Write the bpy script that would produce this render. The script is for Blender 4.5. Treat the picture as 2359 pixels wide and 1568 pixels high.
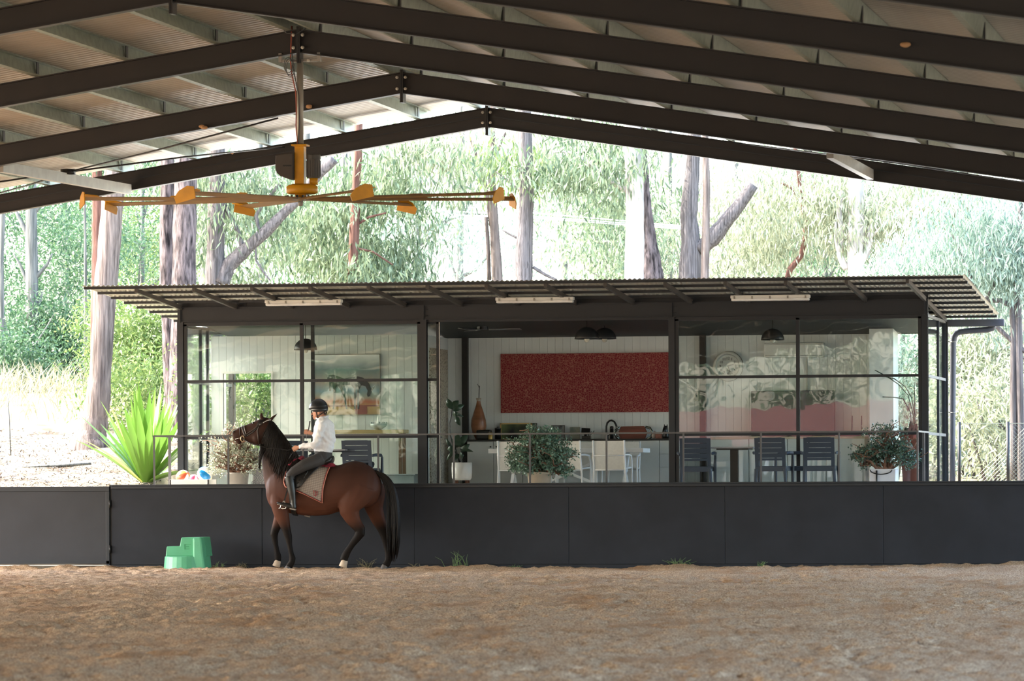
import bpy, math, random
import numpy as np
from mathutils import Vector, Matrix
from mathutils.bvhtree import BVHTree
random.seed(7); RNG = np.random.default_rng(11)
scn = bpy.context.scene
for o in list(bpy.data.objects): bpy.data.objects.remove(o, do_unlink=True)
col = scn.collection

# ------------------------------------------------------------------ camera, sky, sun, exposure
# World: X along the pavilion front (0..12 m), Y away from the camera (0 = pavilion front), Z up (0 = arena sand)
FPX = 10740.0; YAW = math.atan(.1863); CAM = (18.997, -72.89, 1.30); ROLL = .0045; PPY = 1112.0
cd = bpy.data.cameras.new('camera'); cam = bpy.data.objects.new('camera', cd); col.objects.link(cam)
cd.sensor_fit = 'HORIZONTAL'; cd.sensor_width = 36.0; cd.lens = 36.0*FPX/2359.0
cd.shift_y = (PPY-784.0)/2359.0; cd.clip_start = .5; cd.clip_end = 1200
cam.matrix_world = Matrix.Translation(CAM) @ Matrix.Rotation(YAW, 4, 'Z') @ Matrix.Rotation(math.pi/2, 4, 'X') @ Matrix.Rotation(-ROLL, 4, 'Z')
cd.dof.use_dof = True; cd.dof.focus_distance = 71.0; cd.dof.aperture_fstop = 5.0
scn.camera = cam

SUN_EL = math.radians(43); SUN_DIR = Vector((-.995*math.cos(SUN_EL), -.08*math.cos(SUN_EL), math.sin(SUN_EL))).normalized()
world = bpy.data.worlds.new('world'); scn.world = world; world.use_nodes = True
wn = world.node_tree; wn.nodes.clear()
sky = wn.nodes.new('ShaderNodeTexSky'); sky.sky_type = 'NISHITA'; sky.sun_disc = False
sky.sun_elevation = SUN_EL; sky.sun_rotation = math.atan2(SUN_DIR.x, SUN_DIR.y); sky.air_density = 1.0; sky.dust_density = 3.0; sky.ozone_density = .6
bg = wn.nodes.new('ShaderNodeBackground'); bg.inputs['Strength'].default_value = .72
wo = wn.nodes.new('ShaderNodeOutputWorld'); wn.links.new(sky.outputs[0], bg.inputs[0]); wn.links.new(bg.outputs[0], wo.inputs[0])
sl = bpy.data.lights.new('sun', 'SUN'); sl.energy = 5.2; sl.angle = math.radians(.6); sl.color = (1, .975, .94)
sun = bpy.data.objects.new('sun', sl); col.objects.link(sun); sun.location = (-30, 10, 40)
sun.rotation_euler = (-SUN_DIR).to_track_quat('-Z', 'Y').to_euler()
scn.view_settings.view_transform = 'Standard'; scn.view_settings.look = 'None'; scn.view_settings.gamma = 1
scn.view_settings.use_curve_mapping = False; scn.view_settings.exposure = 1.62

# ------------------------------------------------------------------ helpers
S_, C_ = math.sin(YAW), math.cos(YAW)
def at(px, py, Y):
    """photo measurement (pixel) at depth plane Y -> world point"""
    u = px-1179.5; v = PPY-py; u0 = u+ROLL*v; v0 = v-ROLL*u
    d = (-S_*FPX+C_*u0, C_*FPX+S_*u0, v0); t = (Y-CAM[1])/d[1]
    return Vector((CAM[0]+d[0]*t, Y, CAM[2]+d[2]*t))
def ppm(px, Y):
    u = px-1179.5; return FPX/((Y-CAM[1])/(C_+S_*u/FPX))

class MB:
    def __init__(s): s.v = []; s.f = []
    def add(s, vs, fs):
        b = len(s.v); s.v += [tuple(p) for p in vs]; s.f += [tuple(b+i for i in f) for f in fs]; return s
    def bx(s, x0, x1, y0, y1, z0, z1):
        return s.add([(x0,y0,z0),(x1,y0,z0),(x1,y1,z0),(x0,y1,z0),(x0,y0,z1),(x1,y0,z1),(x1,y1,z1),(x0,y1,z1)],
                     [(0,3,2,1),(4,5,6,7),(0,1,5,4),(1,2,6,5),(2,3,7,6),(3,0,4,7)])
    def ob(s, c, size, rot=None):
        h = [a/2 for a in size]; R = rot or Matrix.Identity(3); c = Vector(c)
        vs = [c+R@Vector((x*h[0], y*h[1], z*h[2])) for z in (-1,1) for x,y in ((-1,-1),(1,-1),(1,1),(-1,1))]
        return s.add(vs, [(0,3,2,1),(4,5,6,7),(0,1,5,4),(1,2,6,5),(2,3,7,6),(3,0,4,7)])
    def bar(s, a, b, w, h, up=(0,0,1)):
        """rectangular bar from a to b, width w (across), height h (along up)"""
        a = Vector(a); b = Vector(b); d = (b-a).normalized(); up = Vector(up)
        sd = d.cross(up); sd = sd.normalized() if sd.length > 1e-5 else Vector((1,0,0)); up = sd.cross(d)
        R = Matrix((sd, d, up)).transposed(); return s.ob((a+b)/2, (w, (b-a).length, h), R)
    def tube(s, pts, r, n=8, cap=True, jit=0, sq=1.0):
        pts = [Vector(p) for p in pts]; m = len(pts)
        if not isinstance(r, (list, tuple)): r = [r]*m
        t0 = (pts[1]-pts[0]).normalized(); ref = Vector((0,0,1)) if abs(t0.z) < .9 else Vector((1,0,0))
        nrm = (ref-t0*ref.dot(t0)).normalized(); vs = []
        for i, p in enumerate(pts):
            t = (pts[min(i+1,m-1)]-pts[max(i-1,0)])
            t = t.normalized() if t.length > 1e-9 else t0
            nrm = nrm-t*nrm.dot(t); nrm = nrm.normalized() if nrm.length > 1e-6 else t.orthogonal().normalized()
            bn = t.cross(nrm)
            for k in range(n):
                a = 2*math.pi*k/n; rr = r[i]*(1+(random.uniform(-jit,jit) if jit else 0))
                vs.append(p+nrm*(math.cos(a)*rr)+bn*(math.sin(a)*rr*sq))
        fs = [(i*n+k, i*n+(k+1)%n, (i+1)*n+(k+1)%n, (i+1)*n+k) for i in range(m-1) for k in range(n)]
        if cap: fs += [tuple(range(n-1,-1,-1)), tuple((m-1)*n+k for k in range(n))]
        return s.add(vs, fs)
    def lathe(s, prof, c=(0,0,0), n=24, R=None, cap=True):
        c = Vector(c); R = R or Matrix.Identity(3)
        vs = [c+R@Vector((math.cos(2*math.pi*k/n)*r, math.sin(2*math.pi*k/n)*r, z)) for r,z in prof for k in range(n)]
        m = len(prof); fs = [(i*n+k, i*n+(k+1)%n, (i+1)*n+(k+1)%n, (i+1)*n+k) for i in range(m-1) for k in range(n)]
        if cap: fs += [tuple(range(n-1,-1,-1)), tuple((m-1)*n+k for k in range(n))]
        return s.add(vs, fs)
    def ball(s, c, r, n=12, m=8):
        rx, ry, rz = r if isinstance(r, (tuple, list)) else (r,r,r); c = Vector(c)
        vs = [c+Vector((0,0,-rz))]
        for i in range(1, m):
            th = math.pi*i/m-math.pi/2
            vs += [c+Vector((rx*math.cos(th)*math.cos(2*math.pi*k/n), ry*math.cos(th)*math.sin(2*math.pi*k/n), rz*math.sin(th))) for k in range(n)]
        vs.append(c+Vector((0,0,rz))); L = len(vs)-1
        fs = [(0, 1+(k+1)%n, 1+k) for k in range(n)]
        fs += [(1+i*n+k, 1+i*n+(k+1)%n, 1+(i+1)*n+(k+1)%n, 1+(i+1)*n+k) for i in range(m-2) for k in range(n)]
        fs += [(L, 1+(m-2)*n+k, 1+(m-2)*n+(k+1)%n) for k in range(n)]
        return s.add(vs, fs)
    def prism(s, poly, d):
        """closed loop of 3D points extruded by vector d"""
        d = Vector(d); n = len(poly); vs = [Vector(p) for p in poly]; vs += [p+d for p in vs]
        return s.add(vs, [tuple(range(n-1,-1,-1)), tuple(range(n,2*n))]+[(k,(k+1)%n,n+(k+1)%n,n+k) for k in range(n)])
    def sections(s, secs, n=20, cap=True):
        """loft: secs = [(centre, axis_u(with radius), axis_v(with radius))]"""
        vs = []
        for c,u,w in secs:
            for k in range(n):
                a = 2*math.pi*k/n; vs.append(Vector(c)+Vector(u)*math.cos(a)+Vector(w)*math.sin(a))
        m = len(secs); fs = [(i*n+k, i*n+(k+1)%n, (i+1)*n+(k+1)%n, (i+1)*n+k) for i in range(m-1) for k in range(n)]
        if cap: fs += [tuple(range(n-1,-1,-1)), tuple((m-1)*n+k for k in range(n))]
        return s.add(vs, fs)
    def mesh(s, name='mesh'):
        me = bpy.data.meshes.new(name); me.from_pydata(s.v, [], s.f); me.update(); return me
    def build(s, name, m, parent=None, smooth=False, bevel=0, local=False):
        return link(name, s.mesh(name), m, parent, smooth, bevel, local)
def wl(o):
    p = Vector((0,0,0))
    while o is not None: p = p+o.location; o = o.parent
    return p
def link(name, me, m, parent=None, smooth=False, bevel=0, local=False):
    if m is not None and len(me.materials) == 0: me.materials.append(m)
    if smooth: me.polygons.foreach_set('use_smooth', [True]*len(me.polygons))
    o = bpy.data.objects.new(name, me); col.objects.link(o)
    if parent is not None:
        o.parent = parent
        if not local: o.location = -wl(parent)
    if bevel:
        b = o.modifiers.new('bevel', 'BEVEL'); b.width = bevel; b.segments = 2; b.limit_method = 'ANGLE'
    return o
def tag(o, label=None, cat=None, group=None, kind=None):
    if label: o['label'] = label
    if cat: o['category'] = cat
    if group: o['group'] = group
    if kind: o['kind'] = kind
    return o
def empty(name, loc=(0,0,0), label=None, cat=None, group=None, kind=None):
    e = bpy.data.objects.new(name, None); e.empty_display_size = .1; col.objects.link(e); e.location = loc
    return tag(e, label, cat, group, kind)
KIDS = {}
def copy_tree(o, parent=None):
    c = o.copy(); col.objects.link(c); c.parent = parent
    for ch in [x for x in bpy.data.objects if x.parent == o]: copy_tree(ch, c)
    return c
def place(proto, loc, rz=0, label=None, group=None, scale=None):
    c = copy_tree(proto); c.location = loc; c.rotation_euler = (0,0,rz)
    if scale: c.scale = scale
    if label: c['label'] = label
    if group: c['group'] = group
    return c
def inst(o, loc, parent, name=None):
    c = bpy.data.objects.new(name or o.name.split('.')[0], o.data); col.objects.link(c); c.parent = parent; c.location = Vector(loc)-wl(parent); return c
def shared(name, me, loc, parent, m=None):
    if m is not None and len(me.materials) == 0: me.materials.append(m)
    c = bpy.data.objects.new(name, me); col.objects.link(c); c.parent = parent; c.location = Vector(loc)-(wl(parent) if parent else Vector()); return c
def npmesh(name, V, F):
    """numpy verts (n,3), quads (m,4)"""
    me = bpy.data.meshes.new(name); V = np.ascontiguousarray(V, dtype=np.float32); F = np.ascontiguousarray(F, dtype=np.int32)
    me.vertices.add(len(V)); me.vertices.foreach_set('co', V.ravel()); me.loops.add(F.size); me.loops.foreach_set('vertex_index', F.ravel())
    me.polygons.add(len(F)); me.polygons.foreach_set('loop_start', np.arange(0, F.size, F.shape[1], dtype=np.int32))
    me.polygons.foreach_set('loop_total', np.full(len(F), F.shape[1], dtype=np.int32)); me.update(calc_edges=True); return me
def vnoise(x, y, sc, seed=0):
    x = np.asarray(x)/sc+seed*17.3; y = np.asarray(y)/sc+seed*9.1
    xi = np.floor(x).astype(np.int64); yi = np.floor(y).astype(np.int64); fx = x-xi; fy = y-yi
    fx = fx*fx*(3-2*fx); fy = fy*fy*(3-2*fy)
    def h(a, b):
        n = (a*374761393+b*668265263+seed*974711) & 0x7fffffff; n = ((n ^ (n >> 13))*1274126177) & 0x7fffffff
        return ((n ^ (n >> 16)) & 0xffff)/65535.0
    return (h(xi,yi)*(1-fx)+h(xi+1,yi)*fx)*(1-fy)+(h(xi,yi+1)*(1-fx)+h(xi+1,yi+1)*fx)*fy
def sstep(a, b, x):
    t = np.clip((np.asarray(x, dtype=float)-a)/(b-a), 0, 1); return t*t*(3-2*t)

# ------------------------------------------------------------------ materials
def srgb(h):
    h = h.lstrip('#'); c = [int(h[i:i+2],16)/255 for i in (0,2,4)]
    return tuple((x/12.92 if x <= .04045 else ((x+.055)/1.055)**2.4) for x in c)
MATS = {}
def mat(name, c, rough=.5, metal=0, var=.12, vs=4, bump=0, bs=40, spec=.5, detail=4, c2=None, stretch=None, coat=0, trans=0):
    if name in MATS: return MATS[name]
    m = bpy.data.materials.new(name); m.use_nodes = True; nt = m.node_tree; N = nt.nodes; L = nt.links
    p = N['Principled BSDF']; c = srgb(c) if isinstance(c, str) else c
    p.inputs['Roughness'].default_value = rough; p.inputs['Metallic'].default_value = metal; p.inputs['Specular IOR Level'].default_value = spec
    if coat: p.inputs['Coat Weight'].default_value = coat
    tc = N.new('ShaderNodeTexCoord'); mp = N.new('ShaderNodeMapping'); L.new(tc.outputs['Object'], mp.inputs[0])
    if stretch: mp.inputs['Scale'].default_value = stretch
    ns = N.new('ShaderNodeTexNoise'); ns.inputs['Scale'].default_value = vs; ns.inputs['Detail'].default_value = detail; L.new(mp.outputs[0], ns.inputs[0])
    rp = N.new('ShaderNodeValToRGB'); L.new(ns.outputs['Fac'], rp.inputs[0])
    a = tuple(max(0, x*(1-var)) for x in c); b = tuple(min(1, x*(1+var)) for x in c)
    if c2 is not None: b = srgb(c2) if isinstance(c2, str) else c2; a = c
    rp.color_ramp.elements[0].position = .33; rp.color_ramp.elements[1].position = .67
    rp.color_ramp.elements[0].color = (*a, 1); rp.color_ramp.elements[1].color = (*b, 1); L.new(rp.outputs[0], p.inputs['Base Color'])
    if bump:
        n2 = N.new('ShaderNodeTexNoise'); n2.inputs['Scale'].default_value = bs; n2.inputs['Detail'].default_value = 5; L.new(mp.outputs[0], n2.inputs[0])
        bp = N.new('ShaderNodeBump'); bp.inputs['Strength'].default_value = bump; bp.inputs['Distance'].default_value = .02
        L.new(n2.outputs['Fac'], bp.inputs['Height']); L.new(bp.outputs[0], p.inputs['Normal'])
    MATS[name] = m; return m
def leafmat(name, c, c2, tr=.45, rough=.45):
    m = bpy.data.materials.new(name); m.use_nodes = True; nt = m.node_tree; N = nt.nodes; L = nt.links; N.clear()
    out = N.new('ShaderNodeOutputMaterial'); g = N.new('ShaderNodeNewGeometry'); rp = N.new('ShaderNodeValToRGB')
    L.new(g.outputs['Random Per Island'], rp.inputs[0]); rp.color_ramp.elements[0].color = (*srgb(c),1); rp.color_ramp.elements[1].color = (*srgb(c2),1)
    p = N.new('ShaderNodeBsdfPrincipled'); p.inputs['Roughness'].default_value = rough; p.inputs['Specular IOR Level'].default_value = .4; L.new(rp.outputs[0], p.inputs['Base Color'])
    t = N.new('ShaderNodeBsdfTranslucent'); L.new(rp.outputs[0], t.inputs[0]); mx = N.new('ShaderNodeMixShader'); mx.inputs[0].default_value = tr
    L.new(p.outputs[0], mx.inputs[1]); L.new(t.outputs[0], mx.inputs[2]); L.new(mx.outputs[0], out.inputs[0]); return m
def glassmat(name, tint=(.92,.95,.94), wave=.0016, refl=1.0):
    m = bpy.data.materials.new(name); m.use_nodes = True; nt = m.node_tree; N = nt.nodes; L = nt.links; N.clear()
    out = N.new('ShaderNodeOutputMaterial'); tr = N.new('ShaderNodeBsdfTransparent'); tr.inputs[0].default_value = (*tint,1)
    gl = N.new('ShaderNodeBsdfGlossy'); gl.inputs['Roughness'].default_value = .0; gl.inputs[0].default_value = (1,1,1,1)
    tc = N.new('ShaderNodeTexCoord'); ns = N.new('ShaderNodeTexNoise'); ns.inputs['Scale'].default_value = 1.6; ns.inputs['Detail'].default_value = 1.5; L.new(tc.outputs['Object'], ns.inputs[0])
    bp = N.new('ShaderNodeBump'); bp.inputs['Strength'].default_value = wave; bp.inputs['Distance'].default_value = 1.0; L.new(ns.outputs['Fac'], bp.inputs['Height']); L.new(bp.outputs[0], gl.inputs['Normal'])
    fr = N.new('ShaderNodeFresnel'); fr.inputs[0].default_value = 1.5; mu = N.new('ShaderNodeMath'); mu.operation = 'MULTIPLY'; mu.use_clamp = True; mu.inputs[1].default_value = 0.7*refl; L.new(fr.outputs[0], mu.inputs[0])
    mx = N.new('ShaderNodeMixShader'); L.new(mu.outputs[0], mx.inputs[0]); L.new(tr.outputs[0], mx.inputs[1]); L.new(gl.outputs[0], mx.inputs[2]); L.new(mx.outputs[0], out.inputs[0]); return m
M_steel = mat('painted steel', '#211d1c', .45, 0, .1, 3, .03, 60)
M_frame = mat('charcoal frame', '#20242a', .4, 0, .08, 3)
M_galv = mat('galvanised steel', '#8f9687', .45, .45, .16, 9, .03, 30)
M_galv2 = mat('grey strut', '#9c9890', .5, .3, .1, 5)
M_dark = mat('black metal', '#1b1a1a', .4, 0, .1, 5)
M_bolt = mat('bolt zinc', '#b8b4aa', .35, .7, .05)
M_white = mat('white paint', '#e9e8e2', .45, 0, .03, 3)
M_board = mat('white wall board', '#e9edec', .55, 0, .03, 2)
M_black = mat('black plastic', '#141516', .35, 0, .1, 6)
M_kick = mat('kickboard ply', '#23262d', .62, 0, .16, 2.2, .06, 25, detail=8, spec=.3)
M_sheet = mat('roof sheet underside', '#a69d8e', .5, 0, .06, 1.2)
M_corr = mat('corrugated sheet', '#e4dfd0', .45, 0, .08, 2)
M_glass = glassmat('window glass')
# ================================================================== SETTING: ground
def terr(X, Y):
    X = np.asarray(X, float); Y = np.asarray(Y, float)
    left = 1-sstep(-.5, 4.5, X); bank = sstep(-2.75, -2.2, Y)
    rise = np.interp(Y, [-2.7, 0, 6, 14, 24, 45, 120], [0, .08, .85, 1.95, 2.6, 3.3, 4.5])
    riseR = np.interp(Y, [-2.7, 0, 5, 14, 45, 120], [0, -.05, .05, .35, 1.2, 2.2])
    z = bank*(1.08+rise*left+riseR*(1-left))
    z = z+bank*sstep(2, 8, Y)*((vnoise(X, Y, 2.3, 3)-.5)*.22+(vnoise(X, Y, .6, 4)-.5)*.06)
    inside = (X > -11) & (X < 22) & (Y < -2.75)
    under = (X > -.7) & (X < 12.7) & (Y > -2.75) & (Y < 3.7)
    return np.where(inside, -.12, np.where(under, np.minimum(z, .95), np.where(Y < -2.75, -.02, z)))
xs = np.concatenate([np.linspace(-90,-14,24), np.linspace(-13,26,196), np.linspace(27,110,24)])
ys = np.concatenate([np.linspace(-150,-6,40), np.linspace(-5,30,180), np.linspace(31,130,40)])
GX, GY = np.meshgrid(xs, ys); GZ = terr(GX, GY); nx, ny = len(xs), len(ys)
idx = np.arange(nx*ny).reshape(ny, nx)
gq = np.stack([idx[:-1,:-1], idx[:-1,1:], idx[1:,1:], idx[1:,:-1]], -1).reshape(-1,4)
M_earth = mat('bush ground', '#574a3b', .9, 0, .3, 1.6, .5, 14, c2='#a3977f', detail=9, spec=.2)
ground = link('ground', npmesh('ground', np.stack([GX,GY,GZ],-1).reshape(-1,3), gq), M_earth, smooth=True)
tag(ground, 'pale dry bush ground rising behind the pavilion', kind='structure')

# arena sand: real lumps across the strip of arena in view (world aligned, wider than the view)
M_sand = bpy.data.materials.new('arena sand'); M_sand.use_nodes = True
def sandmat():
    nt = M_sand.node_tree; N = nt.nodes; L = nt.links; p = N['Principled BSDF']; p.inputs['Roughness'].default_value = .95; p.inputs['Specular IOR Level'].default_value = .15
    tc = N.new('ShaderNodeTexCoord'); mp = N.new('ShaderNodeMapping'); mp.inputs['Scale'].default_value = (1, .32, 1); L.new(tc.outputs['Object'], mp.inputs[0])
    def noise(sc, d, src): n = N.new('ShaderNodeTexNoise'); n.inputs['Scale'].default_value = sc; n.inputs['Detail'].default_value = d; L.new(src, n.inputs[0]); return n.outputs['Fac']
    def ramp(f, a, b, ca, cb): r = N.new('ShaderNodeValToRGB'); L.new(f, r.inputs[0]); r.color_ramp.elements[0].position = a; r.color_ramp.elements[1].position = b; r.color_ramp.elements[0].color = (*srgb(ca),1); r.color_ramp.elements[1].color = (*srgb(cb),1); return r.outputs[0]
    fine = ramp(noise(58, 8, tc.outputs['Object']), .36, .66, '#94755a', '#dcc19f')
    red = N.new('ShaderNodeMix'); red.data_type = 'RGBA'; red.blend_type = 'MIX'
    patch = N.new('ShaderNodeValToRGB'); L.new(noise(1.1, 7, mp.outputs[0]), patch.inputs[0]); patch.color_ramp.elements[0].position = .5; patch.color_ramp.elements[1].position = .68
    mm = N.new('ShaderNodeMath'); mm.operation = 'MULTIPLY'; mm.inputs[1].default_value = .6; L.new(patch.outputs[0], mm.inputs[0]); L.new(mm.outputs[0], red.inputs['Factor'])
    L.new(fine, red.inputs['A']); red.inputs['B'].default_value = (*srgb('#a07650'), 1)
    L.new(red.outputs['Result'], p.inputs['Base Color'])
    bp = N.new('ShaderNodeBump'); bp.inputs['Strength'].default_value = .6; bp.inputs['Distance'].default_value = .02; L.new(noise(95, 6, tc.outputs['Object']), bp.inputs['Height']); L.new(bp.outputs[0], p.inputs['Normal'])
sandmat()
floor = MB().bx(-11, 22, -92, -2.86, -.1, -.045).build('floor', M_sand); tag(floor, kind='structure')
ny_, nx_ = 900, 330
ty = np.linspace(0, 1, ny_); Yg = -47+(47-2.92)*ty**.85
lo = np.interp(Yg, [-47, -2.9], [7.0, -4.2]); hi = np.interp(Yg, [-47, -2.9], [18.0, 16.0])
U = np.linspace(0, 1, nx_)[None,:]; SX = lo[:,None]+(hi-lo)[:,None]*U; SY = np.repeat(Yg[:,None], nx_, 1)
lump = vnoise(SX, SY, .11, 5); lump2 = vnoise(SX, SY, .045, 6); mid = vnoise(SX, SY, .35, 7); big = vnoise(SX, SY, 1.3, 8); patch = sstep(.5, .75, vnoise(SX, SY*.5, 1.6, 9))
SZ = (big-.5)*.05+(mid-.5)*.045+(lump-.45)*(.024+.035*patch)+(lump2-.5)*.034
SZ += .05*np.exp(-((SY+3.05)/.18)**2)*(vnoise(SX, SY, .5, 10))*.8       # sand thrown up against the boards
SZ += np.interp(SX, [7, 14], [0, .05])*sstep(-6, -3, SY)
idx = np.arange(nx_*ny_).reshape(ny_, nx_)
sq = np.stack([idx[:-1,:-1], idx[:-1,1:], idx[1:,1:], idx[1:,:-1]], -1).reshape(-1,4)
sand = link('sand_surface', npmesh('sand_surface', np.stack([SX,SY,SZ-.012],-1).reshape(-1,3), sq), M_sand, floor, smooth=True); sand['kind'] = 'stuff'

# ================================================================== SETTING: shed
RX = 5.55; RZ = 6.76; TP = .156; HS = 15.6; FY = [-2.6-6.33*k for k in range(14)]; RD = .30
def zb(X): return RZ-TP*abs(X-RX)
def i_section(x0, x1, yc, d=RD, w=.16, tf=.014, tw=.010):
    pr = [(-w/2,0),(w/2,0),(w/2,tf),(tw/2,tf),(tw/2,d-tf),(w/2,d-tf),(w/2,d),(-w/2,d),(-w/2,d-tf),(-tw/2,d-tf),(-tw/2,tf),(-w/2,tf)]
    b = MB(); vs = [(x, yc+y, zb(x)+z) for x in (x0,x1) for y,z in pr]; n = len(pr)
    b.add(vs, [tuple(range(n-1,-1,-1)), tuple(range(n,2*n))]+[(k,(k+1)%n,n+(k+1)%n,n+k) for k in range(n)]); return b
bolt_me = MB().lathe([(.0,0),(.022,0),(.022,-.018),(.012,-.02),(.012,-.035),(0,-.035)], (0,0,0), 8, Matrix.Rotation(-math.pi/2, 3, 'X'), cap=False).mesh('bolt')
cleat_me = MB().bx(-.006, .006, -.05, .05, 0, .19).mesh('purlin_cleat')
PL = [-(1.10+1.18*n) for n in range(11)]+[-.16]; PR = [.26+1.18*n for n in range(12)]
POFF = sorted(PL+PR)
words = ['over the sliding stack of the pavilion, carrying the near end of the roof', 'second from the pavilion, carrying the cross bracing', 'third from the pavilion, carrying the yellow ceiling fan',
         'fourth from the pavilion, its ridge cut by the top edge', 'fifth from the pavilion, only its right rafter in view']
for k, Y in enumerate(FY):
    if k < 5: lab = ('dark brown steel portal frame ' + (['farthest away, nearest the pavilion and trees'] + words[1:])[k])
    elif k == 5: lab = 'sixth dark steel portal frame from the pavilion, just above the top edge'
    else: lab = 'dark steel portal frame farther back in the shed, mirrored in the glass'
    fr = empty('portal_frame', (RX, Y, 0), lab, 'portal frame', 'steel portal frames of the riding shed')
    i_section(RX-HS, RX-.012, Y).build('rafter', M_steel, fr); i_section(RX+.012, RX+HS, Y).build('rafter', M_steel, fr)
    MB().bx(RX-.022, RX-.002, Y-.1, Y+.1, RZ-.13, RZ+RD+.03).bx(RX+.002, RX+.022, Y-.1, Y+.1, RZ-.13, RZ+RD+.03).build('apex_plate', M_dark, fr)
    for s in (-1, 1):
        xe = RX+s*HS
        MB().bx(xe-.15, xe+.15, Y-.08, Y-.066, -.1, zb(xe)+RD).bx(xe-.15, xe+.15, Y+.066, Y+.08, -.1, zb(xe)+RD).bx(xe-.006, xe+.006, Y-.07, Y+.07, -.1, zb(xe)+RD).build('column', M_steel, fr)
    if k < 5:
        for s in (-1, 1):
            for dz in (.06, .22): shared('bolt', bolt_me, (RX+s*.06, Y-.1, RZ+dz), fr, M_bolt)
        for d in POFF:
            X = RX+d
            if -3 < X < 16.5 and abs(d) > .2: shared('purlin_cleat', cleat_me, (X+.02, Y-.03, zb(X)+RD), fr, M_dark)
    if k == 0:
        MB().bar((RX-HS, Y-.05, zb(RX-HS)+.17), (RX-.1, Y-.05, zb(RX-.1)+.17), .012, .012).bar((RX+.1, Y-.05, zb(RX+.1)+.17), (RX+HS, Y-.05, zb(RX+HS)+.17), .012, .012).build('conduit', M_frame, fr)
ceiling = empty('ceiling', (RX, -40, 7.2), kind='structure')
YP0, YP1 = -1.75, FY[-1]-1.0
def purlin_mesh(sgn):
    sl = math.atan(TP)*(-sgn); ca, sa = math.cos(sl), math.sin(sl)
    pr = [(0,0),(.07,0),(.07,.018),(.066,.018),(.066,.004),(.004,.004),(.004,.196),(.066,.196),(.066,.182),(.07,.182),(.07,.2),(0,.2)]
    pr = [(x*sgn*-1, z) for x,z in pr]
    pr = [(x*ca-z*sa, x*sa+z*ca) for x,z in pr]
    b = MB(); b.prism([(x, YP1, z) for x,z in pr], (0, YP0-YP1, 0)); return b.mesh('purlin')
PM = {-1: purlin_mesh(-1), 1: purlin_mesh(1)}
slot_me = MB()
for j in range(20): slot_me.bx(-.003, .003, -.004-.22*j, .004-.22*j, .135, .175)
for d in POFF:
    s = -1 if d < 0 else 1; X = RX+d
    shared('purlin', PM[s], (X, 0, zb(X)+RD), ceiling, M_galv)
def roof_sheet(sgn):
    prof = []; y = YP0+.15
    while y > YP1-.2:
        prof += [(y,0),(y-.145,0),(y-.158,.009),(y-.187,.009)]; y -= .2
    P = np.array(prof); xo = np.array([.0, HS+.5])*sgn
    V = []; 
    for x in xo:
        z0 = RZ-TP*abs(x)+RD+.205*math.sqrt(1+TP*TP)
        V.append(np.stack([np.full(len(P), RX+x), P[:,0], z0+P[:,1]], 1))
    V = np.concatenate(V); n = len(P); i = np.arange(n-1); return npmesh('roof_sheet', V, np.stack([i, i+1, n+i+1, n+i], 1))
for s in (-1, 1): link('roof_sheet', roof_sheet(s), M_sheet, ceiling)
MB().prism([(RX-.35,YP1,7.24),(RX,YP1,7.31),(RX+.35,YP1,7.24),(RX+.35,YP1,7.25),(RX,YP1,7.32),(RX-.35,YP1,7.25)], (0,YP0-YP1,0)).build('ridge_cap', M_sheet, ceiling)
# bracing between the two far frames
br = empty('roof_bracing', (1, -5, 5.6), 'black crossed rods with a turnbuckle under the roof sheets at left', 'bracing')
nd = at(157, 396, -5.8)
MB().tube([nd, at(345, 350, -7.2), at(640, 272, -8.9)], .013, 6).tube([nd, at(420, 362, -4.6), at(655, 338, -2.7)], .013, 6).tube([nd, at(70, 408, -6.4), at(-30, 423, -7)], .013, 6).tube([nd, at(70, 425, -5), at(-40, 455, -3.4)], .013, 6).build('rod', M_dark, br, True)
MB().lathe([(.0,-.04),(.115,-.04),(.115,.04),(.0,.04)], nd, 16, cap=False).build('turnbuckle', M_dark, br, True)
MB().ball(at(535, 352, -3.6), .022).build('wasp_nest', mat('mud nest', '#b28a63', .9), br, True)
br2 = empty('roof_bracing', (11.5, -5, 5.8), 'thin black rods crossing the gap under the roof at right', 'bracing')
MB().tube([at(1690, 328, -2.7), at(2005, 368, -5), at(2359, 412, -8.5)], .01, 6).tube([at(1905, 352, -4), at(2359, 420, -3.0)], .01, 6).build('rod', M_dark, br2, True)
def strut(name, a, b, lab):
    s_ = MB().bar(a, b, .1, .15).build(name, M_galv2); tag(s_, lab, 'strut', 'grey struts between the two far portal frames'); return s_
strut('eave_strut', at(0, 384, -8.8), at(296, 436, -2.72), 'grey steel strut slanting to the far portal frame at left')
strut('eave_strut', at(1912, 352, -8.0), at(2005, 402, -2.72), 'grey steel strut slanting to the far portal frame at right')
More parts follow.
